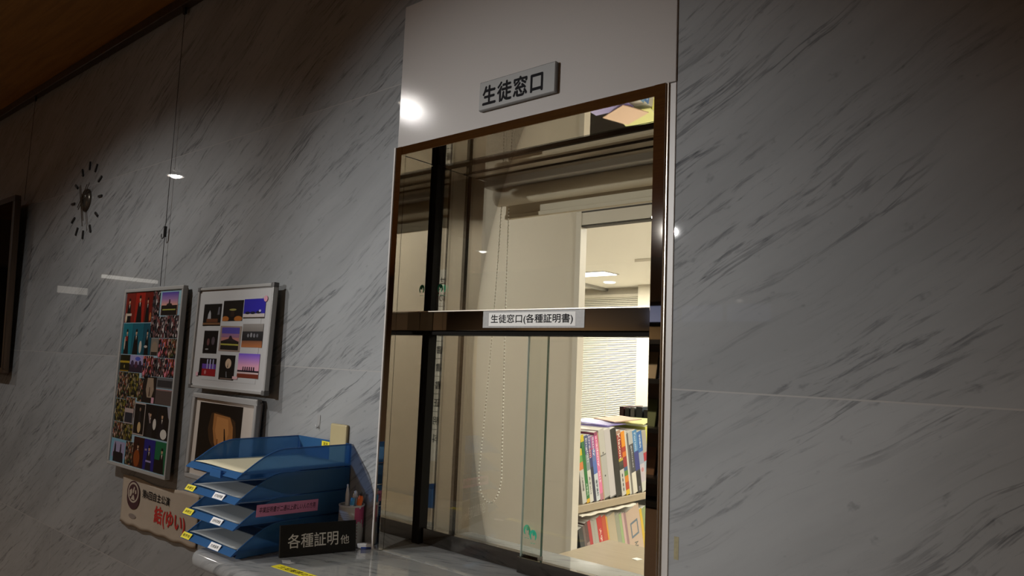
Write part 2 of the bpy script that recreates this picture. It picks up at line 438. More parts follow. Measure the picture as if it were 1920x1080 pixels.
# jambs and soffit: mirror zone in front of the glass and behind it, brushed zone, dark grooves
def jamb(nm, xa, xb, s):
    b = MB()
    b.box(xa, xb, 0.0045, 0.100, CT, 1.9395).box(xa, xb, 0.127, 0.156, CT, 1.9395)
    b.build(nm, M_STEEL, win)
    b = MB(); b.box(xa, xb, 0.159, 0.2145, CT, 1.9395).box(xa, xb, 0.236, 0.287, CT, 1.9395)
    b.build('post', M_BRUSH, win, label='brushed steel upright of the window jamb')
    b = MB(); b.box(xa-0.002*(s < 0), xb+0.002*(s > 0), 0.156, 0.159, CT, 1.9395)
    b.box(xa if s < 0 else xa-0.0, xb, 0.2145, 0.236, CT, 1.9395, 0)
    x_in = xb if s > 0 else xa
    b.box(min(x_in, x_in+0.012*s), max(x_in, x_in+0.012*s), 0.1005, 0.1265, CT, 1.9395, 0)
    b.build('channel', M_RUBBER, win, label='black channel that takes the glass')
jamb('jamb', -1.3655, XL, 1)
jamb('jamb', XR, -0.6318, -1)
b = MB(); b.box(XL, XR, 0.0045, 0.126, 1.9405, 1.962).box(XL, XR, 0.134, 0.205, 1.9405, 1.962)
b.build('soffit', M_STEEL, win)
MB().box(XL, XR, 0.210, 0.250, 1.9405, 1.962).box(XL, XR, 0.257, 0.287, 1.9405, 1.962).build('soffit_rear', M_BRUSH, win)
MB().box(XL, XR, 0.126, 0.134, 1.934, 1.962).box(XL, XR, 0.205, 0.210, 1.938, 1.962).box(XL, XR, 0.250, 0.257, 1.938, 1.962).build('track', M_RUBBER, win)
# transom
b = MB().box(XL+0.001, XR-0.001, 0.080, 0.150, 1.5215, 1.566)
b.build('transom', M_STEEL_DK, win, bevel=0.0008)
MB().box(XL+0.001, -1.300, 0.0785, 0.0795, 1.5215, 1.5665).build('transom_bracket', mat('blackened_steel', (0.10, 0.095, 0.085), 0.12, 1.0), win)
MB().box(XL+0.002, XR-0.002, 0.0755, 0.0850, 1.5665, 1.5685).build('transom_lip', M_BRUSH, win)
MB().box(XL+0.001, XR-0.001, 0.088, 0.100, 1.512, 1.5210).box(XL+0.001, XR-0.001, 0.107, 0.118, 1.512, 1.5210).box(XL+0.001, XR-0.001, 0.125, 0.14, 1.512, 1.5210).build('glass_track', M_RUBBER, win)
# glass panes: upper fixed, lower left (rear track), lower right (front track)
def pane(x0, x1, y0, y1, z0, z1, edge):
    p = MB().box(x0, x1, y0, y1, z0, z1).build('pane', M_GLASS, win)
    xe = x1 if edge > 0 else x0
    if edge: MB().box(xe-0.0005, xe+0.0014, y0, y1, z0, z1).build('polished_edge', M_GLASSEDGE if edge > 0 else mat('glass_edge_pale', (0.30, 0.36, 0.33), 0.15), p)
    return p
pu = pane(XL+0.006, XR-0.006, 0.110, 0.115, 1.568, 1.9395, 0)
pl = pane(XL+0.006, -0.978, 0.1195, 0.1245, 1.040, 1.5115, 1)
pr = pane(-1.018, XR-0.006, 0.1020, 0.1065, 1.040, 1.5115, -1)
MB().box(XL+0.002, -0.976, 0.108, 0.126, CT+0.002, 1.050).build('bottom_rail', M_STEEL_DK, win, bevel=0.0006)
MB().box(-1.0195, XR-0.002, 0.0935, 0.1075, CT+0.002, 1.046).build('bottom_rail', M_STEEL_DK, win, bevel=0.0006)
# marble sill that runs through under the glass
MB().box(XL+0.0005, XR-0.0005, 0.0, 0.289, 0.976, CT+0.0004).build('sill', M_MARBLE_TOP, win)
# green stickers on the glass
M_GREEN = mat('green_sticker', (0.0, 0.30, 0.17), 0.5)
def sticker(p, x, y, z):
    b = MB(); n = 20
    for k in range(n):
        a0, a1 = math.radians(-50 + 285*k/n), math.radians(-50 + 285*(k+1)/n)
        def w(t): return 0.0026 + 0.0034*math.sin(math.pi*min(1, max(0, t)))
        r0, r1 = w(k/n), w((k+1)/n)
        pts = [(x+0.0095*math.cos(a0), z+0.0115*math.sin(a0)), (x+0.0095*math.cos(a1), z+0.0115*math.sin(a1)),
               (x+(0.0095-r1)*math.cos(a1), z+(0.0115-r1)*math.sin(a1)), (x+(0.0095-r0)*math.cos(a0), z+(0.0115-r0)*math.sin(a0))]
        b.prism(pts, 1, y-0.0003, y)
    b.prism([(x+0.001+0.003*math.cos(k*math.pi/5), z+0.003+0.0035*math.sin(k*math.pi/5)) for k in range(10)], 1, y-0.0003, y)
    b.box(x-0.006, x-0.001, y-0.0003, y, z-0.0165, z-0.0155).box(x+0.001, x+0.006, y-0.0003, y, z-0.0165, z-0.0155)
    b.build('sticker', M_GREEN, p, label='round green sticker')
sticker(pu, -1.312, 0.110, 1.627); sticker(pl, -1.016, 0.1195, 1.097); sticker(pr, -0.985, 0.1020, 1.094)

# the counter
def rounded(x0, x1, y0, y1, r, n=6):
    pts = [(x0, y1)]
    for k in range(n+1):
        a = math.pi + math.pi/2*k/n; pts.append((x0+r+r*math.cos(a), y0+r+r*math.sin(a)))
    for k in range(n+1):
        a = 1.5*math.pi + math.pi/2*k/n; pts.append((x1-r+r*math.cos(a), y0+r+r*math.sin(a)))
    return pts + [(x1, y1)]
b = MB().prism(rounded(-1.628, -0.35, -0.318, 0.02, 0.03), 2, 0.974, CT)
ct = b.build('counter', M_MARBLE_TOP, bevel=0.0165, segs=5)
for p in ct.data.polygons: p.use_smooth = True
tag(ct, 'grey marble counter ledge with rounded edge under the service window', 'counter')

# ------------------------------------------------------------------ hall fixtures
def downlight(x, y, label, power, strength, angle=150, color=(1.0, 0.965, 0.92), blend=0.5):
    t = thing('downlight', label, 'ceiling light', (x, y, CEIL), group='recessed downlights in the hall ceiling')
    MB().lathe([(0.052, -0.001), (0.075, -0.001), (0.077, -0.006), (0.055, -0.010), (0.052, -0.004)], 32).build('rim', M_TRIM, t)
    MB().lathe([(0.0005, -0.024), (0.018, -0.022), (0.035, -0.015), (0.045, -0.004)], 32).build('lamp', mat('downlight_lamp_%g' % strength, (1.0, 0.95, 0.88), 0.5, emit=strength), t, label='glowing white lamp')
    l = bpy.data.lights.new('downlight_beam', 'SPOT'); l.energy = power; l.spot_size = math.radians(angle); l.spot_blend = blend
    l.shadow_soft_size = 0.035; l.color = color
    o = bpy.data.objects.new('downlight_beam', l); COL.objects.link(o); o.parent = t; o.location = (0, 0, -0.040)
    return t
downlight(-2.72, -1.18, 'round downlight in the wooden ceiling in front of the photo frames', P_DOWN*2.0, 60)
downlight(-5.32, -1.22, 'round downlight in the wooden ceiling in front of the dark portrait', P_DOWN, 40)

# a swivelling spotlight turned towards the service window
def swivel_spot(loc, target, power, size):
    d = (Vector(target) - Vector(loc)).normalized()
    t = thing('spotlight', 'white swivel spotlight on the hall ceiling turned to the service window', 'ceiling light', (loc[0], loc[1], CEIL))
    MB().lathe([(0.0, 0), (0.05, 0), (0.05, -0.02), (0.0, -0.02)], 24).tube([(0, 0, -0.02), (0, 0, -0.09)], 0.008).build('mount', M_TRIM, t)
    c = Vector((0, 0, loc[2]-CEIL))
    b = MB(); b.tube([c - d*0.10, c - d*0.02, c + d*0.03], 0.045, 24)
    b.build('lamp_head', M_TRIM, t)
    l = bpy.data.lights.new('spot_beam', 'SPOT'); l.energy = power; l.spot_size = math.radians(size); l.spot_blend = 1.0
    l.shadow_soft_size = 0.016; l.color = (1.0, 0.985, 0.96)
    o = bpy.data.objects.new('spot_beam', l); COL.objects.link(o); o.parent = t; o.location = c + d*0.035
    o.rotation_euler = d.to_track_quat('-Z', 'Y').to_euler()
swivel_spot((-2.94, -4.3, 2.60), (-1.06, 0, 1.42), P_SPOT, 25)

# warm hall lamps further back; the right one is added for ambience
downlight(-5.7, -4.7, 'round downlight over the far left of the hall carpet', P_HALL, 6, 160, (1.0, 0.80, 0.60))
downlight(0.9, -4.2, 'added round fill downlight behind the photographer on the right', P_HALL, 6, 160, (1.0, 0.80, 0.60))  # added out of view for warm fill in the hall

# far end of the hall: lit glazed door and a lit strip above a doorway
d1 = bpy.data.objects.new('door_1', None); COL.objects.link(d1); d1['kind'] = 'structure'
MB().box(-9.5, -9.46, -2.2, -1.40, 0, 2.18).build('frame', M_DARKWOOD, d1)
MB().box(-9.46, -9.455, -2.15, -1.83, 2.05, 2.13).build('pane', mat('lit_door_pane', (0.9, 0.85, 0.75), 0.4, emit=0.45), d1)
struct(MB().box(-9.5, -9.45, -2.95, -2.30, 2.275, 2.315).build('window_2', mat('lit_strip_window', (0.9, 0.85, 0.75), 0.4, emit=1.2)))
# back of the hall, seen only as reflections in the steel frame
wi = bpy.data.objects.new('window_3', None); COL.objects.link(wi); wi['kind'] = 'structure'
b = MB()
for k in range(3): b.box(-4.35+0.52*k, -3.90+0.52*k, -6.2, -6.17, 1.98, 2.16)
b.build('pane', mat('blue_evening_pane', (0.30, 0.36, 0.62), 0.3, emit=0.35), wi)
MB().box(-4.45, -2.75, -6.2, -6.16, 1.93, 1.98).box(-4.45, -2.75, -6.2, -6.16, 2.16, 2.21).build('frame', M_STEEL_DK, wi)
t = thing('display_board', 'long brown pinboard on the far hall wall', 'board', (-4.3, -6.195, 1.84))
MB().box(-2.0, 1.9, 0, 0.03, -0.07, 0.085).build('board', mat('brown_pinboard', (0.33, 0.24, 0.13), 0.8, bump=0.6, bscale=120), t)
t = thing('magazine_rack', 'black magazine rack against the far hall wall', 'rack', (-3.9, -6.2, 0))
b = MB()
for z in (0.02, 0.26, 0.78, 1.30, 1.72): b.box(-0.7, 0.7, 0.0, 0.36, z, z+0.05)
b.box(-0.7, -0.67, 0, 0.36, 0, 1.74).box(0.67, 0.7, 0, 0.36, 0, 1.74)
b.build('shelf_frame', M_BLACK, t)
mcols = ['8a8274', '5a6a9a', 'b0a89a', '7a5a40', '6a7a50', 'a09070', '445a80']
k = 0
for zi, z in enumerate((0.31, 0.83, 1.35)):
    for xi in range(5):
        x = -3.9 - 0.66 + xi*0.265
        o = MB().box(0, 0.22, 0, 0.012, 0, 0.30).build('magazine', C(mcols[(k*3) % 7]), None, (x, -6.2+0.12, z), (0.22, 0, 0)); k += 1
        tag(o, 'magazine in the black rack against the far hall wall', 'magazine', 'magazines in the far rack')

# ------------------------------------------------------------------ signs
t = thing('door_sign', 'brushed metal plate with black lettering on the pale panel above the window', 'sign', (-0.984, -0.0045, 2.0285))
MB().box(-0.1055, 0.1055, -0.0105, 0, -0.0325, 0.0325).build('plate', mat('sign_metal', (0.24, 0.24, 0.235), 0.5, 0.15, spec=0.3), t, bevel=0.002, segs=1)
text('lettering', '生徒窓口', M_INK, t, (-0.010, -0.0108, -0.001), FRONT, 0.166, 0.043, bold=0.034, spacing=1.12)
t = thing('label_strip', 'white paper strip with black lettering taped to the steel transom', 'label', (-0.995, 0.0795, 1.5465))
MB().box(-0.1395, 0.1395, -0.0004, 0, -0.0185, 0.0195).build('tape', mat('frosted_tape', (0.33, 0.33, 0.325), 0.45, var=0.2, vscale=160), t, label='grey frosted tape around the strip')
MB().box(-0.1215, 0.1175, -0.0007, -0.0004, -0.0145, 0.0150).build('card', M_PAPER, t)
text('lettering', '生徒窓口(各種証明書)', M_INK, t, (-0.002, -0.00075, 0.0), FRONT, 0.226, 0.0215, bold=0.018, thick=0.0001)

# ------------------------------------------------------------------ things on the counter
TX0, TY0, TW, TD, TH, PITCH_Z = -1.700, -0.288, 0.225, 0.283, 0.0505, 0.0535
M_CREAM = mat('cream_paper', (0.60, 0.55, 0.38), 0.6)
def side_profile():
    pts = [(0.0, 0.003)]
    for k in range(1, 13):
        s = k/12; pts.append((0.105*s, 0.003 + (TH-0.003)*math.sin(s*math.pi/2)**1.05))
    return pts + [(TD, TH)]
def letter_tray(z, label):
    t = thing('letter_tray', label, 'letter tray', (TX0, TY0, z), group='stacked blue letter trays')
    prof = side_profile()
    b = MB().box(0.0025, TW-0.0025, 0.0, TD, 0.0, 0.0025)
    for x0, x1 in ((0, 0.0025), (TW-0.0025, TW)):
        poly = [(0.0, 0.0)] + prof + [(TD, 0.0)]
        b.prism(poly, 0, x0, x1)
    b.box(0.0025, TW-0.0025, TD-0.0025, TD, 0.0025, TH)
    b.build('body', M_TRAY, t)
    r = MB()
    for x in (0.0012, TW-0.0012): r.tube([(x, p[0], p[1]) for p in prof], 0.0016, 6)
    r.tube([(0.0012, TD-0.001, TH), (TW-0.0012, TD-0.001, TH)], 0.0016, 6)
    r.build('rim', M_TRAYLIP, t)
    l = MB().prism([(-0.014, -0.006), (-0.0115, -0.0075), (0.004, -0.0005), (0.004, 0.0035), (0.0, 0.0055)], 0, -0.004, TW+0.001)
    l.build('front_lip', M_TRAYLIP, t, bevel=0.001)
    return t
def lip_tag(t, x0, x1, m, nm, body, label):
    q = (math.radians(39), 0, 0)
    c = MB().box(x0, x1, -0.0018, -0.0010, -0.0065, 0.0075)
    o = c.build(nm, m, t, (0, -0.0085, -0.0005), (math.radians(-36), 0, 0), label=label)
    text('lettering', body, M_INK, o, ((x0+x1)/2, -0.00185, 0.0005), FRONT, (x1-x0)*0.74, 0.0065, bold=0.02, thick=0.0001)
M_YEL = mat('yellow_label', (0.72, 0.62, 0.02), 0.5); M_WHT = mat('white_label', (0.75, 0.75, 0.75), 0.5)
wl = ['欠席届等', '住所変更届', '在学証明書']
labs = ['lowest blue letter tray, standing on the marble counter', 'blue letter tray with the pink note on its side',
        'blue letter tray directly under the top tray of the stack', 'topmost blue letter tray, open with cream paper inside']
trays = []
for i in range(4):
    t = letter_tray(CT + 0.0155 + i*PITCH_Z - (0.0 if i else 0.0), labs[i]); trays.append(t)
    if i < 3:
        lip_tag(t, 0.000, 0.040, M_YEL, 'yellow_label', ['転学用', '本校生', '卒業生'][i], 'yellow label with black lettering')
        lip_tag(t, 0.128, 0.172, M_WHT, 'white_label', wl[i], 'white label with black lettering')
    else:
        MB().box(0.118, 0.165, -0.0175, -0.0115, -0.012, 0.0045).build('label_holder', M_TRAYLIP, t, bevel=0.001)
        o = MB().box(0.108, 0.140, TD-0.0032, TD-0.0026, 0.035, 0.048).build('yellow_label', M_YEL, t, label='yellow label on the back wall')
        text('lettering', '窓口用', M_INK, o, (0.124, TD-0.0033, 0.0415), FRONT, 0.017, 0.008, bold=0.02, thick=0.0001)
# feet of the lowest tray
f = MB()
for x in (0.012, TW-0.012):
    for y in (0.02, TD-0.02): MB().box(x-0.008, x+0.008, y-0.008, y+0.008, -0.0153, 0.0).build('foot', M_TRAYLIP, trays[0])
for x in (0.0, TW-0.0025): MB().box(x, x+0.0025, 0.0, TD, -0.0125, 0.0).build('side_skirt', M_TRAYLIP, trays[0])
o = MB().box(0, 0.00045, -0.079, 0.079, -0.013, 0.013).build('pink_note', mat('pink_note_paper', (0.60, 0.22, 0.42), 0.6), trays[1], (TW+0.0003, 0.118, 0.026), (math.radians(-1.5), 0, 0), label='pink note strip with handwriting')
text('lettering', '卒業証明書が二通以上欲しい人の方用', M_INK, o, (0.0005, 0.0, 0.001), RIGHTF, 0.144, 0.0125, bold=0.012, shear=0.1, thick=0.0001)
M_GREYP = mat('greyish_paper', (0.24, 0.26, 0.265), 0.6)
def sheet(x0, x1, y0, y1, z, m, label, dz=0.004):
    b = MB(); n = 8; vs = []
    for j in range(n+1):
        for i in range(n+1):
            u, v = i/n, j/n
            vs.append((x0+(x1-x0)*u, y0+(y1-y0)*v, z + dz*(math.sin(u*math.pi)*0.5 + 0.4*math.sin(u*5+1))*(1-v)**2))
    vs2 = [(x, y, zz-0.0012) for x, y, zz in vs]
    N = (n+1)**2; fs = []
    for j in range(n):
        for i in range(n):
            a = j*(n+1)+i; fs.append((a, a+1, a+n+2, a+n+1)); fs.append((N+a, N+a+n+1, N+a+n+2, N+a+1))
    edge = [i for i in range(n+1)] + [j*(n+1)+n for j in range(1, n+1)] + [n*(n+1)+i for i in range(n-1, -1, -1)] + [j*(n+1) for j in range(n-1, 0, -1)]
    for i in range(len(edge)):
        a, c = edge[i], edge[(i+1) % len(edge)]; fs.append((a, N+a, N+c, c))
    b.add(vs+vs2, fs, 0, True)
    o = b.build('sheet_of_paper', m); tag(o, label, 'paper', 'papers in the letter trays'); return o
for i, (m, lb) in enumerate([(M_GREYP, 'greyish papers in the lowest blue letter tray'), (M_GREYP, 'greyish papers in the blue tray with the pink note'),
                             (M_GREYP, 'greyish papers in the blue tray under the top one'), (M_CREAM, 'cream papers in the topmost blue letter tray')]):
    z = CT + 0.0155 + i*PITCH_Z + 0.0062
    sheet(TX0+0.010, TX0+TW-0.008, TY0+0.003, TY0+TD-0.008, z, m, lb, 0.004 if i < 3 else 0.003)

# black counter sign leaning against the trays
SX, SY = (-1.4325, -0.212), (-1.3775, -0.049)
ang = math.atan2(SY[1]-SX[1], SY[0]-SX[0]); L = 0.172
t = thing('counter_sign', 'black board with white brush lettering standing in front of the blue trays', 'sign', ((SX[0]+SY[0])/2, (SX[1]+SY[1])/2, CT+0.0008), (math.radians(-8), 0, ang))
MB().box(-L/2, L/2, 0.0, 0.006, 0.0, 0.067).build('board', mat('black_lacquer', (0.008, 0.008, 0.008), 0.35), t, bevel=0.0015)
text('lettering', '各種証明', mat('white_brush_paint', (0.62, 0.62, 0.60), 0.6), t, (-0.012, -0.0002, 0.032), FRONT, 0.112, 0.030, bold=0.008, label='white lettering')
text('lettering', '他', MATS['white_brush_paint'], t, (0.0595, -0.0002, 0.027), FRONT, 0.020, 0.019, bold=0.005, label='small white lettering')

# pen holder with pens
PHX, PHY = -1.425, -0.0315
t = thing('pen_holder', 'round white pen cup with a pink patch behind the black sign', 'pen cup', (PHX, PHY, CT+0.0003))
R = 0.029; H = 0.094
b = MB(); n = 48; o0 = len(b.v)
def cupmat(a, z):
    d = (math.degrees(a) + 360) % 360
    wob = 0.050 + 0.010*math.sin(d*0.11) + 0.006*math.sin(d*0.37)
    return 1 if (336 < d or d < 75) and z > wob else 0
zs = [H*i/24 for i in range(25)]
for z in zs:
    for k in range(n): b.v.append((R*math.cos(2*math.pi*k/n), R*math.sin(2*math.pi*k/n), z))
for i in range(24):
    for k in range(n):
        k2 = (k+1) % n; b.f.append([i*n+k, i*n+k2, (i+1)*n+k2, (i+1)*n+k]); b.m.append(cupmat(2*math.pi*(k+0.5)/n, (zs[i]+zs[i+1])/2)); b.sm.append(True)
b.lathe([(R, H), (R-0.003, H), (R-0.003, 0.003), (0.0005, 0.003)], n, 0)
b.lathe([(0.0005, 0.0), (R, 0.0)], n, 0)
b.build('cup', [mat('cup_white', (0.42, 0.42, 0.41), 0.5), mat('cup_pink', (0.42, 0.06, 0.16), 0.5)], t)
MB().lathe([(R+0.0012, H-0.002), (R+0.0012, H+0.001), (R-0.003, H+0.001), (R-0.003, H-0.003), (R+0.0002, H-0.003), (R+0.0012, H-0.002)], n).build('rim', mat('cup_rim', (0.55, 0.55, 0.55), 0.4), t)
b = MB()
for k in range(7): b.box(-0.0135, 0.0135, -0.00035, 0, 0.045+k*0.0048, 0.0456+k*0.0048)
b.build('printed_lines', mat('grey_print', (0.2, 0.2, 0.2), 0.6), t, (R*math.cos(math.radians(-72)), R*math.sin(math.radians(-72))-0.0003, 0.003), (0, 0, math.radians(18)))
b = MB()
for k in range(5): b.ball((0, 0, 0.018+k*0.007), 0.0011, 0, 4)
b.build('printed_dots', C('7a1424'), t, ((R+0.0002)*math.cos(math.radians(-8)), (R+0.0002)*math.sin(math.radians(-8)), 0.004))
def pen(label, dx, dy, tilt, az, parts_, length):
    t = thing('pen', label, 'pen', (PHX+dx, PHY+dy, CT+0.005), (tilt*math.sin(az), tilt*math.cos(az), 0), group='pens in the round cup')
    for nm, m, prof in parts_: MB().lathe(prof, 14).build(nm, m, t)
    return t
PW = mat('white_plastic', (0.62, 0.63, 0.65), 0.3); PB = mat('blue_plastic', (0.05, 0.28, 0.55), 0.3); PO = mat('orange_plastic', (0.75, 0.13, 0.01), 0.35)
PR = mat('red_plastic', (0.45, 0.03, 0.03), 0.35)
pen('white retractable pen, tallest in the pen cup', -0.008, -0.004, 0.03, 2.2, [('barrel', PW, [(0.0008, 0), (0.004, 0.02), (0.0048, 0.03), (0.0048, 0.112), (0.0030, 0.124), (0.0030, 0.126)]), ('push_button', PW, [(0.0020, 0.125), (0.0020, 0.134), (0.0008, 0.1355)])], 0.13)
pen('slim white pen beside the tallest pen in the cup', 0.002, 0.008, 0.05, 0.7, [('barrel', PW, [(0.0008, 0), (0.0035, 0.02), (0.0042, 0.03), (0.0042, 0.116), (0.0025, 0.121), (0.0004, 0.1215)]), ('clip', PW, [(0.0009, 0.105), (0.0052, 0.106), (0.0052, 0.110), (0.0009, 0.111)])], 0.12)
pen('white correction pen with a blue collar and metal tip in the cup', 0.003, -0.010, 0.16, 0.2, [('barrel', PW, [(0.0008, 0.002), (0.0055, 0.004), (0.0055, 0.094), (0.0052, 0.095)]), ('collar', PB, [(0.0056, 0.094), (0.0050, 0.108), (0.0030, 0.111)]), ('metal_tip', M_CHROME, [(0.0028, 0.110), (0.0016, 0.117), (0.0022, 0.120), (0.0020, 0.124), (0.0005, 0.1255)])], 0.12)
pen('orange topped marker leaning to the right in the cup', 0.006, 0.000, 0.20, -0.1, [('barrel', PW, [(0.0008, 0.003), (0.0062, 0.005), (0.0062, 0.096), (0.0055, 0.097)]), ('cap', PO, [(0.0066, 0.094), (0.0066, 0.108), (0.0052, 0.114), (0.0030, 0.116)]), ('tip', M_BLACK, [(0.0028, 0.116), (0.0024, 0.122), (0.0006, 0.124)])], 0.12)
t = thing('eraser', 'small white eraser in a blue sleeve beside the pen cup', 'eraser', (-1.385, -0.016, CT+0.0002), (0, 0, math.radians(48)))
MB().box(-0.019, 0.019, -0.0065, 0.0065, 0, 0.011).build('rubber', PW, t, bevel=0.002)
MB().box(-0.010, 0.0192, -0.0068, 0.0068, 0, 0.0035).build('sleeve', mat('blue_sleeve', (0.02, 0.05, 0.25), 0.5), t)
t = thing('caution_tape', 'yellow tape strip with black lettering stuck on the counter top', 'tape', (-1.24, -0.236, CT+0.0001), (0, 0, math.radians(4)))
MB().box(-0.15, 0.15, -0.0115, 0.0115, 0, 0.0004).build('strip', M_YEL, t)
text('lettering', '土足厳禁のため上履きに履き替え', M_INK, t, (0, 0, 0.0005), (0, 0, 0), 0.27, 0.014, bold=0.01, thick=0.0001)
b = MB().prism([(-0.02, -0.004), (-0.004, -0.012), (0.014, -0.006), (0.018, 0.006), (0.004, 0.003), (-0.008, 0.010)], 2, 0, 0.0003)
tag(b.build('tape_scrap', mat('clear_tape_scrap', (0.5, 0.5, 0.5), 0.35), None, (-1.395, -0.212, CT+0.0001)), 'scrap of clear tape on the counter beside the yellow strip', 'tape')

# ------------------------------------------------------------------ things on the marble wall
t = thing('blank_plate', 'beige blank wall plate on the marble above the blue trays', 'wall plate', (-1.5265, 0, 1.223))
MB().box(-0.0335, 0.0335, -0.009, 0, -0.06, 0.06).build('plate', mat('beige_plastic', (0.40, 0.34, 0.19), 0.4), t, bevel=0.004, segs=3)
t = thing('adhesive_hook', 'tiny clear hook stuck on the marble above the blue trays', 'hook', (-1.622, 0, 1.268))
MB().box(-0.006, 0.006, -0.0012, 0, -0.004, 0.03).build('plate', mat('clear_plate', (0.30, 0.305, 0.31), 0.15), t)
MB().tube([(0, -0.001, 0.0), (0, -0.006, -0.003), (0, -0.008, 0.001), (0, -0.008, 0.006)], 0.0014).build('prong', PW, t)
t = thing('tape_remnant', 'yellowed strip of old tape on the marble right of the window', 'tape', (-0.6005, 0, 1.157))
MB().box(-0.0042, 0.0042, -0.0004, 0, -0.0185, 0.0185).build('strip', mat('yellowed_tape', (0.26, 0.23, 0.13), 0.6, var=0.35, vscale=160), t)

# clock made of a dome, hands and twelve separate markers stuck on the wall
t = thing('wall_clock', 'dark wall clock with a metal dome and twelve separate hour bars', 'clock', (-3.385, 0, 2.066))
M_CLK = mat('clock_black', (0.012, 0.011, 0.010), 0.4)
for k in range(12):
    a = math.radians(30*k)
    o = MB().box(-0.0042, 0.0042, -0.006, 0, -0.018, 0.018).build('hour_bar', M_CLK, t, (0.149*math.sin(a), 0, 0.149*math.cos(a)), (0, a, 0))
MB().lathe([(0.049, 0), (0.049, -0.005), (0.044, -0.011), (0.030, -0.016), (0.0005, -0.018)], 32, axis=1).build('dome', mat('dark_chrome', (0.10, 0.09, 0.075), 0.25, 0.7), t)
def hand(nm, a, l0, l1, gap, y):
    a = math.radians(a); b = MB()
    for s in (-1, 1): b.box(s*gap-0.0018, s*gap+0.0018, y-0.002, y, l0, l1 - (0.02 if s < 0 else 0))
    b.build(nm, mat('bronze_hand', (0.035, 0.022, 0.012), 0.4), t, (0, 0, 0), (0, a, 0))
hand('hour_hand', 43, -0.05, 0.093, 0.0075, -0.020); hand('minute_hand', 157, -0.065, 0.128, 0.006, -0.0225)

# hanging wire with hook
def wire(x, ytop, z0, z1, y, label):
    t = thing('picture_wire', label, 'picture wire', (x, y, z1), group='picture wires on the marble wall')
    MB().tube([(0, 0, 0), (0, 0, z0-z1)], 0.0011, 6).build('wire', M_BLACK, t)
    MB().box(-0.008, 0.008, -0.004, 0.004, -0.022, 0.004).build('runner', M_BLACK, t)
    return t
t = wire(-2.583, 0, 1.668, 2.677, -0.013, 'thin black picture wire with a hook hanging above the tall photo board')
MB().box(-0.0035, 0.0035, -0.004, 0.004, -0.022, 0.016).tube([(-0.001, -0.002, -0.02), (-0.006, -0.004, -0.027), (-0.013, -0.005, -0.026), (-0.016, -0.005, -0.017), (-0.014, -0.005, -0.010)], 0.0018).build('hook', M_BLACK, t, (0, 0, 1.862-2.677), label='small black hook')
wire(-4.155, 0, 2.15, 2.677, -0.020, 'thin black picture wire hanging above the dark framed portrait')

# tall photo board
def frame_bars(b, x0, x1, z0, z1, w, y0, y1):
    b.box(x0, x1, y0, y1, z1-w, z1).box(x0, x1, y0, y1, z0, z0+w).box(x0, x0+w, y0, y1, z0+w, z1-w).box(x1-w, x1, y0, y1, z0+w, z1-w)
def photo(parent, x0, x1, z0, z1, y, bg, shapes=(), label=None, rot=0.0):
    """a print: background plus printed shapes in 0-1 coordinates: ('e',cx,cz,rx,rz,c) ('p',pts,c) ('r',x0,z0,x1,z1,c)"""
    w, h = x1-x0, z1-z0; mats = []
    def mi(c):
        m = C(c, 0.35) if isinstance(c, str) else c
        if m not in mats: mats.append(m)
        return mats.index(m)
    b = MB().box(-w/2, w/2, -0.0006, 0, -h/2, h/2, mi(bg)); d = 0.0006
    for s in shapes:
        d += 0.00008
        if s[0] == 'e':
            pts = [(s[1]+s[3]*math.cos(2*math.pi*k/18), s[2]+s[4]*math.sin(2*math.pi*k/18)) for k in range(18)]
        elif s[0] == 'r': pts = [(s[1], s[2]), (s[3], s[2]), (s[3], s[4]), (s[1], s[4])]
        else: pts = s[1]
        pts = [((min(1, max(0, p[0]))-0.5)*w, (min(1, max(0, p[1]))-0.5)*h) for p in pts]
        b.prism(pts, 1, -d, -d+0.00005, mi(s[-1]))
    return b.build('photo', mats, parent, ((x0+x1)/2, y, (z0+z1)/2), (0, rot, 0), label=label)
def figure(cx, robe, skin='a8866c', s=1.0, drum=None, z0=0.0):
    f = [('p', [(cx-0.26*s, z0), (cx+0.26*s, z0), (cx+0.18*s, z0+0.38*s), (cx+0.14*s, z0+0.60*s), (cx-0.14*s, z0+0.60*s), (cx-0.20*s, z0+0.36*s)], robe),
         ('p', [(cx-0.04*s, z0+0.60*s), (cx+0.05*s, z0+0.60*s), (cx, z0+0.46*s)], 'c8bcae'),
         ('e', cx, z0+0.70*s, 0.075*s, 0.085*s, skin), ('p', [(cx-0.085*s, z0+0.72*s), (cx+0.085*s, z0+0.72*s), (cx+0.06*s, z0+0.81*s), (cx-0.06*s, z0+0.81*s)], '15110f')]
    if drum: f += [('e', drum[0], drum[1], drum[2], drum[3], drum[4])]
    return f
BX, BZ = -2.606, 1.348
t = thing('photo_board', 'tall aluminium framed board crowded with performance photos', 'picture frame', (BX, 0, BZ), (math.radians(-0.6), 0, 0))
b = MB(); frame_bars(b, -0.230, 0.230, -0.312, 0.314, 0.011, -0.032, -0.015); b.build('frame', M_ALU, t, bevel=0.002)
MB().box(-0.219, 0.219, -0.027, -0.017, -0.301, 0.303).build('backing', mat('board_pale_blue', (0.22, 0.32, 0.38), 0.6), t)
Y1 = -0.0272
def P(x0, x1, z0, z1, bg, sh=(), dy=0.0): photo(t, x0-BX, x1-BX, z0-BZ, z1-BZ, Y1-dy, bg, sh)
P(-2.822, -2.744, 1.541, 1.649, '6a1a10', figure(0.42, '120e0d', drum=(0.18, 0.16, 0.10, 0.16, 'b8a890')) + [('r', 0.15, 0.22, 0.75, 0.30, 'b0a090')])
P(-2.742, -2.664, 1.541, 1.649, '8a1c10', figure(0.5, '100d0d', s=1.1))
P(-2.662, -2.602, 1.541, 1.649, '5c140c', figure(0.4, '0f0c0c', drum=(0.85, 0.18, 0.12, 0.14, 'a05a30')))
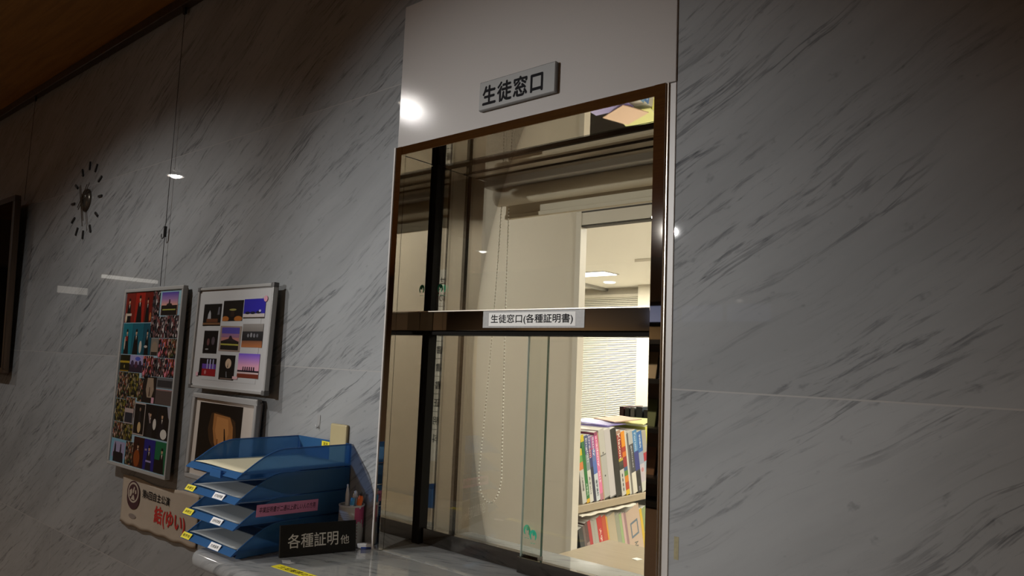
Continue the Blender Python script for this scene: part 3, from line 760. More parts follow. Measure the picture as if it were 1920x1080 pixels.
P(-2.600, -2.545, 1.560, 1.651, M_CROWD[1])
P(-2.545, -2.388, 1.600, 1.652, '86a8b4')
P(-2.532, -2.412, 1.565, 1.642, M_SUNSET, [('r', 0.02, 0.0, 0.98, 0.42, '1a1512'), ('p', [(0.3, 0.4), (0.7, 0.4), (0.62, 0.5), (0.55, 0.5), (0.53, 0.68), (0.47, 0.68), (0.45, 0.5), (0.38, 0.5)], '2a1f1c'), ('r', 0.1, 0.2, 0.9, 0.26, '8a8a40')], 0.0008)
P(-2.600, -2.495, 1.488, 1.560, M_CROWD[1]); P(-2.493, -2.390, 1.488, 1.563, M_CROWD[1])
P(-2.822, -2.742, 1.428, 1.538, '12606c', figure(0.48, '14100f', drum=(0.30, 0.35, 0.06, 0.22, 'a89a88')) + [('r', 0.36, 0.42, 0.56, 0.58, '7a2020')])
P(-2.740, -2.652, 1.428, 1.538, '14505e', figure(0.38, '0e0c0c', drum=(0.84, 0.24, 0.12, 0.20, 'b0a89c')))
P(-2.650, -2.585, 1.428, 1.538, '10404e', figure(0.5, '0c0b0b', drum=(0.42, 0.26, 0.2, 0.04, 'a8a098')))
P(-2.583, -2.525, 1.428, 1.486, '6a625a', [('e', 0.5, 0.4, 0.42, 0.42, '7c6c5c'), ('r', 0.1, 0, 0.9, 0.2, '2a2420')])
P(-2.523, -2.455, 1.422, 1.486, M_CROWD[2]); P(-2.453, -2.388, 1.422, 1.486, M_CROWD[0])
P(-2.822, -2.740, 1.366, 1.425, '1a1a08', [('r', 0, 0.52, 1, 0.64, '9a8020'), ('r', 0.05, 0.0, 0.95, 0.08, '7a5c18'), ('e', 0.5, 0.3, 0.06, 0.1, '8a7a40')])
P(-2.738, -2.632, 1.366, 1.425, '8c84a8', [('r', 0, 0, 1, 0.45, '2a1f2c'), ('e', 0.2, 0.5, 0.12, 0.2, '3a2c44'), ('e', 0.5, 0.45, 0.12, 0.2, '4a2c3c'), ('e', 0.8, 0.5, 0.1, 0.2, '2c2438'), ('e', 0.6, 0.8, 0.2, 0.12, '4a50a0')])
P(-2.630, -2.555, 1.350, 1.425, M_CROWD[2]); P(-2.553, -2.470, 1.358, 1.420, M_CROWD[1]); P(-2.468, -2.388, 1.358, 1.420, M_CROWD[2])
P(-2.822, -2.735, 1.270, 1.364, M_CROWD[0]); P(-2.733, -2.652, 1.280, 1.364, M_CROWD[3]); P(-2.650, -2.610, 1.268, 1.348, M_CROWD[0])
P(-2.608, -2.512, 1.268, 1.356, '1c1613', [('p', [(0.3, 0.95), (0.75, 0.95), (0.85, 0.5), (0.7, 0.2), (0.35, 0.2), (0.22, 0.5)], '8a7866'), ('p', [(0.48, 0.25), (0.56, 0.25), (0.54, 0.6), (0.5, 0.6)], '2a1c16'), ('r', 0.72, 0.0, 0.92, 0.22, 'b88a98')])
P(-2.510, -2.392, 1.322, 1.356, '5a5a5c', [('r', 0.05, 0.1, 0.95, 0.75, '2c2c2e')]); P(-2.510, -2.392, 1.268, 1.318, '4a3f3c', [('r', 0, 0.92, 1, 1, '8a6a68')])
P(-2.822, -2.742, 1.190, 1.268, M_CROWD[3]); P(-2.740, -2.662, 1.212, 1.278, M_CROWD[0])
P(-2.736, -2.664, 1.188, 1.240, '9a8a86', [('r', 0.06, 0.06, 0.94, 0.72, '24262e')], 0.0008)
P(-2.822, -2.742, 1.130, 1.188, M_CROWD[0]); P(-2.740, -2.660, 1.130, 1.186, M_CROWD[3])
P(-2.658, -2.572, 1.156, 1.264, '9a8c86', [('r', 0.05, 0.04, 0.95, 0.96, '0e0c0c'), ('p', [(0.42, 0.3), (0.66, 0.3), (0.6, 0.75), (0.48, 0.75)], '1e1c1e'), ('e', 0.54, 0.8, 0.07, 0.06, '7a6250'), ('e', 0.56, 0.24, 0.15, 0.17, 'b0946a')], 0.0006)
P(-2.570, -2.482, 1.156, 1.264, '0d0b0c', figure(0.45, '1a181a', drum=(0.84, 0.42, 0.14, 0.17, 'bab4ac')) + [('p', [(0.25, 0.72), (0.34, 0.75), (0.52, 0.45), (0.44, 0.42)], '8a7a78')])
P(-2.480, -2.392, 1.156, 1.264, '100e10', figure(0.42, '16141a', drum=(0.62, 0.17, 0.26, 0.15, 'bcb8b0')) + [('p', [(0.75, 1), (1, 1), (1, 0.6), (0.9, 0.7)], '8a8890')])
P(-2.822, -2.700, 1.050, 1.128, '6a94a8', [('p', [(0.08, 0.2), (0.95, 0.2), (0.95, 0.9), (0.2, 0.9)], '8a84a0'), ('p', [(0.2, 0.0), (0.9, 0.0), (0.85, 0.42), (0.72, 0.44), (0.70, 0.8), (0.64, 0.8), (0.62, 0.44), (0.36, 0.44), (0.34, 0.7), (0.29, 0.9), (0.25, 0.7), (0.24, 0.44), (0.18, 0.4)], '14121a')])
P(-2.698, -2.640, 1.050, 1.128, M_CROWD[0])
P(-2.638, -2.558, 1.050, 1.150, '2c0e08', figure(0.45, '4a1a0e', drum=(0.4, 0.3, 0.3, 0.28, '7a3a14')))
P(-2.556, -2.474, 1.050, 1.150, '1c1a6a', figure(0.5, '1a1622', s=1.0) + [('r', 0.25, 0.26, 0.75, 0.32, '8a80a8'), ('r', 0.1, 0.62, 0.3, 0.68, '7a708a')])
P(-2.472, -2.390, 1.050, 1.150, '0f5a38', figure(0.62, '141212', s=1.0) + [('r', 0.0, 0.0, 0.7, 0.42, '0f0e0e')])

# white board with nine prints
FX, FZ = -2.045, 1.491
t = thing('framed_photos', 'aluminium framed white board with nine photos', 'picture frame', (FX, 0, FZ), (math.radians(-1.2), 0, 0))
b = MB(); frame_bars(b, -0.217, 0.217, -0.155, 0.155, 0.0075, -0.036, -0.021); b.build('frame', M_ALU, t, bevel=0.0015)
for sx, sz in ((-1, -1), (1, -1), (-1, 1), (1, 1)):
    MB().box(-0.008, 0.008, -0.0375, -0.020, -0.007, 0.007).build('corner_cap', mat('grey_cap', (0.12, 0.12, 0.12), 0.4), t, (sx*0.211, 0, sz*0.150), bevel=0.002)
MB().box(-0.210, 0.210, -0.031, -0.0215, -0.148, 0.148).build('mat_board', mat('mat_white', (0.42, 0.42, 0.42), 0.6), t)
MB().box(-0.150, 0.160, -0.0316, -0.031, -0.128, 0.118).build('inner_sheet', mat('sheet_white', (0.43, 0.435, 0.44), 0.5), t)
def Q(x0, x1, z0, z1, bg, sh=(), rot=0.0): photo(t, x0-FX+0.012, x1-FX+0.012, z0-FZ, z1-FZ, -0.0317, bg, sh, rot=rot)
Q(-2.232, -2.124, 1.527, 1.594, '0f0d0c', [('r', 0, 0.05, 1, 0.14, '6a4a30'), ('r', 0.2, 0.16, 0.85, 0.32, '5a3420'), ('p', [(0.25, 0.32), (0.45, 0.32), (0.42, 0.6), (0.36, 0.72), (0.28, 0.55)], '9a9a9c'), ('p', [(0.8, 0.5), (0.92, 0.5), (0.92, 0.85), (0.84, 0.85)], '55555c')])
Q(-2.113, -1.999, 1.541, 1.602, '15100d', [('e', 0.15, 0.1, 0.18, 0.14, 'a06028'), ('e', 0.8, 0.1, 0.2, 0.14, 'a06028'), ('e', 0.5, 0.55, 0.18, 0.05, '8a8448'), ('r', 0.4, 0.2, 0.6, 0.5, '2a1c14')])
Q(-1.995, -1.880, 1.548, 1.604, '2a249a', [('r', 0, 0.0, 1, 0.10, '3a3026'), ('r', 0, 0.06, 1, 0.24, 'b8b0b0'), ('e', 0.2, 0.28, 0.12, 0.07, '1a1a30'), ('e', 0.45, 0.28, 0.12, 0.07, '1a1a30'), ('e', 0.72, 0.3, 0.12, 0.07, '1a1a30'), ('e', 0.78, 0.38, 0.05, 0.06, 'b0b4d8')])
Q(-2.215, -2.130, 1.443, 1.512, '0d0b0b', [('e', 0.35, 0.5, 0.10, 0.16, '5a3a3a'), ('e', 0.7, 0.55, 0.12, 0.18, '4a4248'), ('e', 0.3, 0.18, 0.12, 0.03, '8a8686')])
Q(-2.118, -1.996, 1.451, 1.526, '8a7a70', [('r', 0.08, 0.06, 0.92, 0.94, 'a8706a'), ('r', 0.08, 0.70, 0.92, 0.94, '4c4390'), ('r', 0.08, 0.55, 0.92, 0.70, '86627e'), ('r', 0.08, 0.06, 0.92, 0.40, '1c1814'), ('r', 0.08, 0.24, 0.92, 0.30, '9a9440'), ('p', [(0.1, 0.4), (0.9, 0.4), (0.62, 0.5), (0.56, 0.62), (0.48, 0.62), (0.44, 0.5)], '2a2022')], 0.012)
Q(-1.990, -1.880, 1.465, 1.532, M_DUSK, [('e', 0.3, 0.5, 0.05, 0.08, '707074'), ('e', 0.45, 0.52, 0.05, 0.10, '808084'), ('e', 0.6, 0.5, 0.05, 0.09, '707076'), ('e', 0.75, 0.5, 0.05, 0.08, '606066')])
Q(-2.226, -2.124, 1.375, 1.428, '120c10', [('r', 0.18, 0.0, 1, 0.4, '8a1a20'), ('r', 0.18, 0.4, 1, 0.68, '5a3a90'), ('r', 0.45, 0.4, 0.52, 0.95, '9090b0'), ('r', 0.62, 0.4, 0.69, 0.95, 'a0a0c0'), ('r', 0.8, 0.4, 0.87, 0.95, '9090b0'), ('e', 0.4, 0.2, 0.06, 0.12, 'b07070')])
Q(-2.102, -2.016, 1.368, 1.440, '0e0c0b', [('e', 0.58, 0.66, 0.20, 0.20, 'b8a088'), ('p', [(0.52, 0.5), (0.58, 0.5), (0.57, 0.7)], '1a1412'), ('p', [(0.5, 0.1), (0.56, 0.1), (0.5, 0.35), (0.46, 0.32)], '6a6a6e'), ('r', 0.1, 0.02, 0.9, 0.07, '6a5a50')])
Q(-1.998, -1.884, 1.378, 1.447, M_PINKSKY, [('r', 0, 0, 1, 0.17, '6a2c1c'), ('r', 0, 0.17, 1, 0.24, 'c0a8a8'), ('r', 0, 0.24, 1, 0.31, '1c1620')] + [('p', [(0.24+0.1*k, 0.24), (0.30+0.1*k, 0.24), (0.29+0.1*k, 0.46), (0.25+0.1*k, 0.46)], '221826') for k in range(6)])
MB().prism([(0.010*math.cos(k*math.pi/4), 0.009*math.sin(k*math.pi/4)) for k in range(8)], 1, -0.0332, -0.0326).build('pink_sticker', C('c890a0'), t, (0.177, 0, 0.112))
MB().box(-0.014, 0.014, -0.0332, -0.0326, -0.004, 0.004).build('pink_sticker', C('c8a0a4'), t, (0.050, 0, -0.115))
MB().box(-0.007, 0.007, -0.0332, -0.0326, -0.006, 0.006).build('pink_sticker', C('c89aa4'), t, (-0.178, 0, -0.112))

# framed drum picture
GX, GZ = -2.064, 1.194
t = thing('framed_drum_picture', 'grey framed picture of a wooden drum, half hidden behind the blue trays', 'picture frame', (GX, 0, GZ), (math.radians(-1.5), 0, 0))
b = MB(); frame_bars(b, -0.186, 0.186, -0.131, 0.127, 0.014, -0.032, -0.014); b.build('frame', mat('grey_frame', (0.36, 0.36, 0.355), 0.4), t, bevel=0.004, segs=3)
MB().box(-0.173, 0.173, -0.024, -0.0145, -0.118, 0.113).build('mat_board', mat('mat_cream', (0.52, 0.47, 0.42), 0.6), t)
drum = [('p', [(0.24, 0.62), (0.30, 0.86), (0.40, 0.88), (0.74, 0.84), (0.86, 0.78), (0.90, 0.60), (0.88, 0.42), (0.82, 0.30), (0.70, 0.24), (0.56, 0.25), (0.42, 0.34), (0.30, 0.46)], '3c2816'),
        ('p', [(0.36, 0.86), (0.74, 0.83), (0.82, 0.70), (0.84, 0.50), (0.78, 0.34), (0.68, 0.27), (0.54, 0.29), (0.42, 0.44), (0.36, 0.64)], 'a06c3c'),
        ('p', [(0.44, 0.82), (0.70, 0.80), (0.74, 0.60), (0.66, 0.42), (0.50, 0.44), (0.42, 0.62)], 'b8804a'),
        ('p', [(0.62, 0.66), (0.64, 0.66), (0.69, 0.46), (0.73, 0.44), (0.74, 0.24), (0.64, 0.24), (0.65, 0.44)], '140c08'),
        ('p', [(0.48, 0.50), (0.50, 0.50), (0.52, 0.26), (0.47, 0.28)], '7a4824')]
photo(t, -0.145, 0.105, -0.103, 0.100, -0.0242, '120c08', drum)
MB().box(-0.006, 0.004, -0.026, -0.012, -0.03, -0.012).build('clip', M_BLACK, t, (0.189, 0, 0))

# big dark portrait at the left edge
t = thing('framed_portrait', 'large dark framed portrait leaning from the wall at the left edge', 'picture frame', (-4.56, -0.020, 1.307), (math.radians(1.9), 0, 0))
b = MB(); frame_bars(b, -0.46, 0.46, 0, 0.856, 0.026, -0.028, 0.0); b.build('frame', M_DARKWOOD, t, bevel=0.003)
MB().box(-0.436, 0.436, -0.0225, -0.004, 0.024, 0.832).build('mat_board', mat('mat_tan', (0.42, 0.36, 0.27), 0.6), t)
photo(t, -0.37, 0.37, 0.085, 0.77, -0.0227, '121110', [('p', [(0.2, 0.0), (0.95, 0.0), (0.88, 0.35), (0.66, 0.48), (0.64, 0.55), (0.4, 0.55), (0.36, 0.48), (0.2, 0.4)], '0b0b0c'), ('e', 0.52, 0.68, 0.13, 0.17, '5a4434'), ('p', [(0.38, 0.74), (0.66, 0.74), (0.62, 0.88), (0.42, 0.88)], '0c0a09')])
MB().box(-0.434, 0.434, -0.0262, -0.0250, 0.026, 0.830).build('cover_glass', M_CLEAR, t)

# cloth banner
BNX0, BNX1, BNZ = -2.752, -2.20, 0.924
t = thing('cloth_banner', 'unbleached cloth banner with black and red lettering under the photo board', 'banner', (-2.476, 0, BNZ))
nx, nz = 48, 14; vs = []
for j in range(nz+1):
    for i in range(nx+1):
        u, v = i/nx, j/nz
        x = (u-0.5)*0.552; z = (v-0.5)*0.150
        z += 0.004*math.sin(u*9)*(v) + 0.0025*math.sin(u*31+1)*(1-v) + (0.012*(1-u)*(v-0.5)) + 0.011*(u*1.6-0.6 if u > 0.4 else 0)*(1 if v > 0.5 else 0.3)
        y = -0.0058 - 0.0007*math.sin(u*13+v*2) - 0.0006*math.sin(u*5-v*4) - 0.0035*max(0, 0.22-v)*4*abs(math.sin(u*6))
        vs.append((x, y, z))
fs = [(j*(nx+1)+i, j*(nx+1)+i+1, (j+1)*(nx+1)+i+1, (j+1)*(nx+1)+i) for j in range(nz) for i in range(nx)]
M_CLOTH = mat('unbleached_cloth', (0.36, 0.30, 0.235), 0.85, bump=0.3, bscale=500, var=0.10, vscale=14)
cl = MB().add(vs, fs, 0, True).build('cloth', M_CLOTH, t)
md = cl.modifiers.new('thickness', 'SOLIDIFY'); md.thickness = 0.0012; md.offset = -1
M_MAROON = mat('maroon_print', (0.045, 0.010, 0.014), 0.7); M_REDP = mat('red_print', (0.42, 0.018, 0.012), 0.7)
text('lettering', '第6回自主公演', M_INK, t, (-0.012, -0.0077, 0.040), FRONT, 0.200, 0.027, bold=0.016, label='black lettering')
text('lettering', '結(ゆい)', M_REDP, t, (0.095, -0.0078, -0.016), FRONT, 0.212, 0.062, bold=0.030, label='red lettering')
b = MB(); n = 32
def ell(rx, rz, cx=0, cz=0): return [(cx+rx*math.cos(2*math.pi*k/n), cz+rz*math.sin(2*math.pi*k/n)) for k in range(n)]
b.prism(ell(0.050, 0.040, 0.001, -0.012), 1, -0.0104, -0.0100, 0).prism(ell(0.050, 0.039, 0, 0.004), 1, -0.0106, -0.0102, 0)
b.prism(ell(0.043, 0.034, 0, 0.004), 1, -0.0109, -0.0105, 1).prism(ell(0.035, 0.028, 0, 0.004), 1, -0.0112, -0.0108, 0)
for pts in ([(-0.030, 0.008), (-0.012, 0.016), (-0.006, 0.004), (-0.014, -0.010), (-0.026, -0.012)], [(0.004, 0.024), (0.012, 0.022), (0.006, 0.004), (0.0, 0.0), (-0.004, 0.010)],
            [(0.014, 0.012), (0.022, 0.016), (0.026, 0.004), (0.016, 0.000)], [(-0.014, -0.020), (0.016, -0.020), (0.010, -0.008), (0.002, -0.002), (-0.008, -0.012)]):
    b.prism(pts, 1, -0.0115, -0.0111, 1)
b.build('crest', [M_MAROON, M_CLOTH], t, (-0.183, 0.0030, 0.028), label='round maroon crest')
MB().prism(ell(0.028, 0.008), 1, -0.0106, -0.0101).build('stamp', mat('faded_print', (0.20, 0.16, 0.14), 0.8), t, (-0.176, 0.0024, -0.046), label='faded grey stamp')

# ------------------------------------------------------------------ behind the glass
# roller blind rolled up over the window, with its bead chain
t = thing('roller_blind', 'rolled up tan roller blind with a hanging bead chain behind the glass', 'blind', (-1.0, 0.335, 1.93))
M_BLINDC = mat('tan_blind_fabric', (0.50, 0.43, 0.33), 0.7)
MB().box(-0.36, 0.62, -0.040, 0.045, -0.005, 0.04).build('headrail', M_TRIM, t, bevel=0.003)
b = MB(); b.tube([(-0.34, 0.006, -0.026), (0.60, 0.006, -0.026)], 0.026, 20); b.build('roll', M_BLINDC, t)
MB().box(-0.33, 0.59, 0.026, 0.031, -0.075, -0.02).box(-0.33, 0.59, 0.022, 0.035, -0.085, -0.073).build('bottom_bar', M_BLINDC, t, bevel=0.002)
path = []
P0, P1 = Vector((-0.323, 0.0, -0.02)), Vector((-0.301, 0.01, -0.02))
for k in range(60):
    s = k/59; path.append(Vector((-0.323 - 0.040*s**1.6, 0.0, -0.02 - 0.755*s)))
for k in range(1, 20):
    a = math.pi*k/20; path.append(Vector((-0.325 - 0.038*math.cos(a), 0.005*k/20, -0.775 - 0.072*math.sin(a))))
for k in range(60):
    s = 1-k/59; path.append(Vector((-0.301 + 0.014*s**1.6, 0.006, -0.02 - 0.755*s)))
b = MB()
b.tube(path, 0.0008, 4, 1)
step = 0.0092; pos = 0.0
for i in range(len(path)-1):
    a, c = path[i], path[i+1]; d = (c-a).length
    while pos <= d:
        p = a + (c-a)*(pos/d); b.ball(p, 0.0027, 0, 3); pos += step
    pos -= d
b.build('bead_chain', [mat('pale_beads', (0.92, 0.90, 0.84), 0.3), mat('chain_cord', (0.25, 0.21, 0.16), 0.7)], t, label='pale bead chain hanging in a long loop')

# service desk top
t = thing('service_desk', 'beige topped desk behind the window in front of the bookshelf', 'desk')
MB().box(-1.462, 0.95, 0.42, 1.135, 0.815, 0.845).build('desk_top', M_BEIGE, t, bevel=0.002)
for x in (-1.44, -0.3, 0.91): MB().box(x, x+0.03, 0.45, 1.11, 0.0, 0.815).build('side_panel', M_BEIGE, t)
tag(MB().prism([(-0.012, -0.012), (0.010, -0.016), (0.016, 0.008), (-0.008, 0.012)], 2, 0, 0.0012).build('paper_scrap', mat('bright_paper', (0.85, 0.85, 0.83), 0.4), None, (-1.255, 0.98, 0.8453)), 'small white paper scrap on the beige desk', 'paper')
# notice on the tan wall (its mirror image shows in the steel jamb)
t = thing('notice_sheet', 'long white notice with rows of black lettering on the tan wall', 'notice', (-0.385, TY-0.0005, 1.44))
MB().box(-0.115, 0.115, -0.0006, 0, -0.43, 0.42).build('sheet', M_PAPER, t)
rows = ['お知らせ', '証明書の', '発行日数', '在学証明書', '成績証明書', '卒業証明書', '調査書', '学割証', '通学証明', '手数料']
for i, s_ in enumerate(rows):
    text('lettering', s_, M_INK, t, (0.02, -0.0007, 0.37-i*0.078), FRONT, 0.16, 0.036, bold=0.012, thick=0.0001)
b = MB()
for i in range(9): b.box(-0.11, 0.112, -0.0008, -0.0006, 0.33-i*0.078, 0.332-i*0.078)
b.build('ruled_lines', M_INK, t)
t = thing('storage_bin', 'blue plastic bin on the beige desk against the tan wall', 'bin', (-0.44, 1.07, 0.8455))
b = MB().box(-0.11, 0.11, -0.055, 0.055, 0, 0.004).box(-0.11, -0.106, -0.055, 0.055, 0.004, 0.075).box(0.106, 0.11, -0.055, 0.055, 0.004, 0.075).box(-0.106, 0.106, -0.055, -0.051, 0.004, 0.075).box(-0.106, 0.106, 0.051, 0.055, 0.004, 0.075)
b.build('body', mat('blue_bin', (0.02, 0.10, 0.30), 0.4), t)

# bookshelf beyond the doorway
SHX = -1.75
t = thing('bookshelf', 'bookshelf with dark ends and beige shelves beyond the doorway', 'bookshelf', (0, 0, 0))
MB().box(SHX-0.28, SHX+0.004, 1.318, 1.338, 0, 1.13).build('side_panel', mat('dark_grey_metal', (0.03, 0.03, 0.03), 0.5), t)
MB().box(SHX-0.28, SHX+0.004, 2.70, 2.72, 0, 1.13).build('side_panel', MATS['dark_grey_metal'], t)
for z in (0.862, 0.515, 0.10): MB().box(SHX-0.28, SHX+0.002, 1.338, 2.70, z, z+0.030).build('shelf', M_BEIGE, t, bevel=0.002)
MB().box(SHX-0.285, SHX-0.28, 1.318, 2.72, 0.0, 1.13).build('back_panel', MATS['dark_grey_metal'], t)
SH1, SH2 = 0.892, 0.545
def book(y, th, h, d, lean, z, x, label, bands, txt=None, group='books on the upper shelf', name='book'):
    """bands: (fraction up the spine, colour) from the bottom; spine faces +X"""
    t = thing(name, label, 'book', (x, y, z), (math.radians(lean), 0, 0), group)
    mats = [M_PAPER]; b = MB(); f0 = 0.0
    for f1, c in bands:
        m = C(c, 0.4)
        if m not in mats: mats.append(m)
        b.box(-d, 0, 0, th, f0*h, f1*h, mats.index(m)); f0 = f1
    b.build('cover', mats, t)
    MB().box(-d+0.004, -0.002, 0.0018, th-0.0018, 0.004, h+0.0004).build('pages', M_PAPER, t)
    if txt:
        for s_, c, zc, ln, wd in txt:
            text('lettering', s_, C(c, 0.5), t, (0.0002, th/2, zc*h), (math.pi/2, math.pi/2, math.pi/2), ln, wd, bold=0.015, thick=0.0001)
    return t
UB = [  # width, height, depth, bands, text, label
 (0.030, 0.225, 0.17, [(0.62, 'b8b8b4'), (0.76, 'c87840'), (0.88, '5f9a4a'), (1, 'c8b020')], [('入試問題', '3a3a3a', 0.36, 0.06, 0.010)], 'white book with an orange and green top at the near end of the upper shelf'),
 (0.022, 0.285, 0.21, [(0.06, 'c8a020'), (0.82, '0f6a30'), (0.90, '2a6a40'), (1, 'c8b428')], [('大学案内', 'c8d8c8', 0.2, 0.05, 0.010)], 'green spined book with a yellow top on the upper shelf'),
 (0.026, 0.280, 0.21, [(0.48, 'c4c4c0'), (0.72, '7a8a90'), (1, '40507a')], [('赤本2016', '30303a', 0.25, 0.075, 0.011), ('English', 'c8ccd8', 0.78, 0.10, 0.014)], 'white book with a slate blue top beside the green one on the upper shelf'),
 (0.020, 0.282, 0.21, [(0.52, '141c3a'), (0.66, '28306a'), (0.80, '8a2850'), (1, '5a5a90')], [('Dream', 'd0c8d8', 0.82, 0.09, 0.012)], 'navy book with a purple and maroon top on the upper shelf'),
 (0.028, 0.275, 0.21, [(0.42, 'bcc4cc'), (0.62, '4a6ab0'), (0.80, '5a70a8'), (1, '9a5a90')], [('進学資料', '28304a', 0.2, 0.07, 0.012), ('Study', 'e0e0f0', 0.84, 0.08, 0.014)], 'white book with a blue middle band and mauve top on the upper shelf'),
 (0.024, 0.292, 0.21, [(0.10, 'a87080'), (0.84, 'd0709a'), (0.95, 'c8508a'), (1, '8a4060')], [('academy', 'f0e0e8', 0.72, 0.13, 0.013), ('2015', 'e8d8e0', 0.35, 0.05, 0.010)], 'pink spined book on the upper shelf'),
 (0.008, 0.290, 0.21, [(1, 'a89070')], None, 'thin tan booklet between the pink book and the grey binder'),
 (0.042, 0.300, 0.22, [(0.02, '3a3c3e'), (0.62, 'a6a6a4'), (0.64, '6a6a6a'), (1, 'b4b2ae')], [('●', '202020', 0.66, 0.008, 0.008), ('●', '202020', 0.33, 0.008, 0.008)], 'grey ring binder with two dark holes on the upper shelf'),
 (0.046, 0.298, 0.23, [(0.02, '5a5a5c'), (1, 'b6b2b6')], None, 'pale grey binder leaning on the black one'),
 (0.046, 0.300, 0.23, [(0.03, '0e0f10'), (0.97, '101112'), (1, '1c1d1e')], None, 'black file with worn edges on the upper shelf'),
 (0.034, 0.290, 0.21, [(0.40, 'bab8b4'), (0.46, '2a2a26'), (0.53, '3a3a30'), (0.57, 'b0a030'), (0.94, '8a1c12'), (1, 'a08070')], [('Klaxon', 'd8d0c8', 0.76, 0.11, 0.019), ('●●●●', '30343a', 0.2, 0.08, 0.008)], 'white book with a dark red upper band on the upper shelf'),
 (0.030, 0.285, 0.21, [(0.08, 'c8a818'), (0.20, 'a83a18'), (0.30, 'c87a20'), (0.38, '4a7a30'), (0.44, '30507a'), (0.60, '8a1c28'), (0.68, 'c86a18'), (0.76, 'a02a18'), (1, 'd88a18')], None, 'book with a patchwork of orange, red and yellow on the upper shelf'),
 (0.014, 0.288, 0.21, [(1, 'c0beb8')], None, 'slim white booklet beside the orange patchwork book'),
 (0.014, 0.275, 0.21, [(0.3, '6a6864'), (1, '5c5c60')], None, 'slim grey booklet on the upper shelf'),
 (0.036, 0.280, 0.21, [(0.34, 'c8c4ba'), (0.80, '3a3c42'), (1, 'a8a8a8')], [('gakusei', 'b0b0b4', 0.60, 0.10, 0.014)], 'white book with a charcoal upper band on the upper shelf'),
 (0.038, 0.285, 0.21, [(0.34, '101214'), (0.36, '303234'), (0.66, '2a327a'), (1, '4a80b0')], [('Forum', 'c0d0e0', 0.82, 0.08, 0.015), ('辞典', '8a8aa0', 0.06, 0.02, 0.012)], 'black book with navy and sky blue upper bands on the upper shelf'),
 (0.040, 0.278, 0.21, [(0.16, 'b8b8b0'), (0.46, 'b0a8b4'), (0.66, '8a94a8'), (1, '2a60a0')], [('学校案内', 'd0dcea', 0.84, 0.06, 0.014), ('●', 'b07880', 0.36, 0.02, 0.02)], 'pale book with a bright blue top on the upper shelf'),
 (0.036, 0.280, 0.21, [(0.32, 'a8a8a0'), (0.50, '90a0b0'), (0.64, '9a2030'), (1, '9a968e')], None, 'grey book with a crimson band on the upper shelf'),
 (0.040, 0.300, 0.21, [(1, 'c0c060')], None, 'yellow green folder at the far end of the row on the upper shelf')]
y = 1.392
for th, h, d, bands, txt, lb in UB:
    lean = 13.0
    book(y, th-0.0006, h, d, lean, SH1+0.0003, SHX-0.006, lb, bands, txt)
    y += th/math.cos(math.radians(lean))*1.0
LB = [
 (0.030, 0.26, [(1, '1c2024')], None, 'black file at the near end of the lower shelf'),
 (0.016, 0.27, [(0.6, '8a8a88'), (1, '5a4a48')], None, 'thin grey booklet leaning on the black file on the lower shelf'),
 (0.020, 0.28, [(0.7, '8a7470'), (1, '4a3030')], None, 'dusty rose book on the lower shelf'),
 (0.022, 0.285, [(0.30, '8a1c24'), (0.45, 'a8a49c'), (1, 'a01c26')], None, 'white book with a red upper half on the lower shelf'),
 (0.020, 0.28, [(1, '9a968e')], None, 'plain grey book on the lower shelf'),
 (0.022, 0.285, [(0.35, '6a7a5a'), (1, '9a9890')], None, 'grey book with an olive foot on the lower shelf'),
 (0.036, 0.29, [(0.25, 'c8641a'), (1, 'b01818')], [('大学入試', 'e8d8c8', 0.62, 0.12, 0.014)], 'red book with white lettering on the lower shelf'),
 (0.030, 0.29, [(0.18, 'c84a6a'), (0.4, 'b03010'), (1, 'b0441a')], None, 'orange red book on the lower shelf'),
 (0.010, 0.288, [(1, 'c89a30')], None, 'thin amber booklet on the lower shelf'),
 (0.058, 0.285, [(1, 'a89c86')], None, 'wide beige file box on the lower shelf'),
 (0.030, 0.285, [(1, '8a8c7c')], None, 'grey green file on the lower shelf'),
 (0.020, 0.285, [(0.5, '7a9a4a'), (1, '8aa070')], None, 'light green book on the lower shelf'),
 (0.018, 0.285, [(0.3, 'c03a60'), (1, 'b89a98')], None, 'pale book with a magenta foot on the lower shelf'),
 (0.016, 0.285, [(1, '8a6a70')], None, 'mauve booklet on the lower shelf'),
 (0.110, 0.285, [(1, 'b09a8a')], [('□', '5a6a7a', 0.66, 0.07, 0.06), ('A4', '3a4a4a', 0.40, 0.03, 0.03)], 'wide pinkish box file with a drawn square on the lower shelf'),
 (0.020, 0.285, [(0.3, 'c8602a'), (1, 'c0a020')], None, 'yellow book with an orange foot on the lower shelf'),
 (0.040, 0.285, [(1, '7a8a60')], None, 'moss green file at the far end of the lower shelf')]
y = 1.440
for th, h, bands, txt, lb in LB:
    lean = 17.0
    book(y, th-0.0006, h, 0.20, lean, SH2+0.0003, SHX-0.006, lb, bands, txt, 'books on the lower shelf')
    y += th/math.cos(math.radians(lean))*1.0
b = MB(); n = 14
vs = []
for i in range(n+1):
    yy = 1.36 + 0.42*i/n; s = 0.0025*math.sin(i*1.9)
    vs += [(SHX-0.15, yy, 0.8605), (SHX+0.012, yy, 0.8520+s), (SHX+0.012, yy, 0.8500+s-0.002), (SHX-0.15, yy, 0.8585)]
fs = []
for i in range(n):
    for k in range(4):
        a = i*4+k; c = i*4+(k+1) % 4; fs.append((a, c, c+4, a+4))
b.add(vs, fs); tag(b.build('loose_paper', mat('white_paper_strip', (0.72, 0.68, 0.60), 0.6)), 'white paper strip hanging from the edge under the upper shelf', 'paper')
def flat_sheet(nm, x, y, z, w, d, rz, m, label, tilt=(0, 0)):
    o = MB().box(-w/2, w/2, -d/2, d/2, 0, 0.004).build(nm, m, None, (x, y, z), (tilt[0], tilt[1], rz)); return tag(o, label, 'paper', 'papers lying on the books')
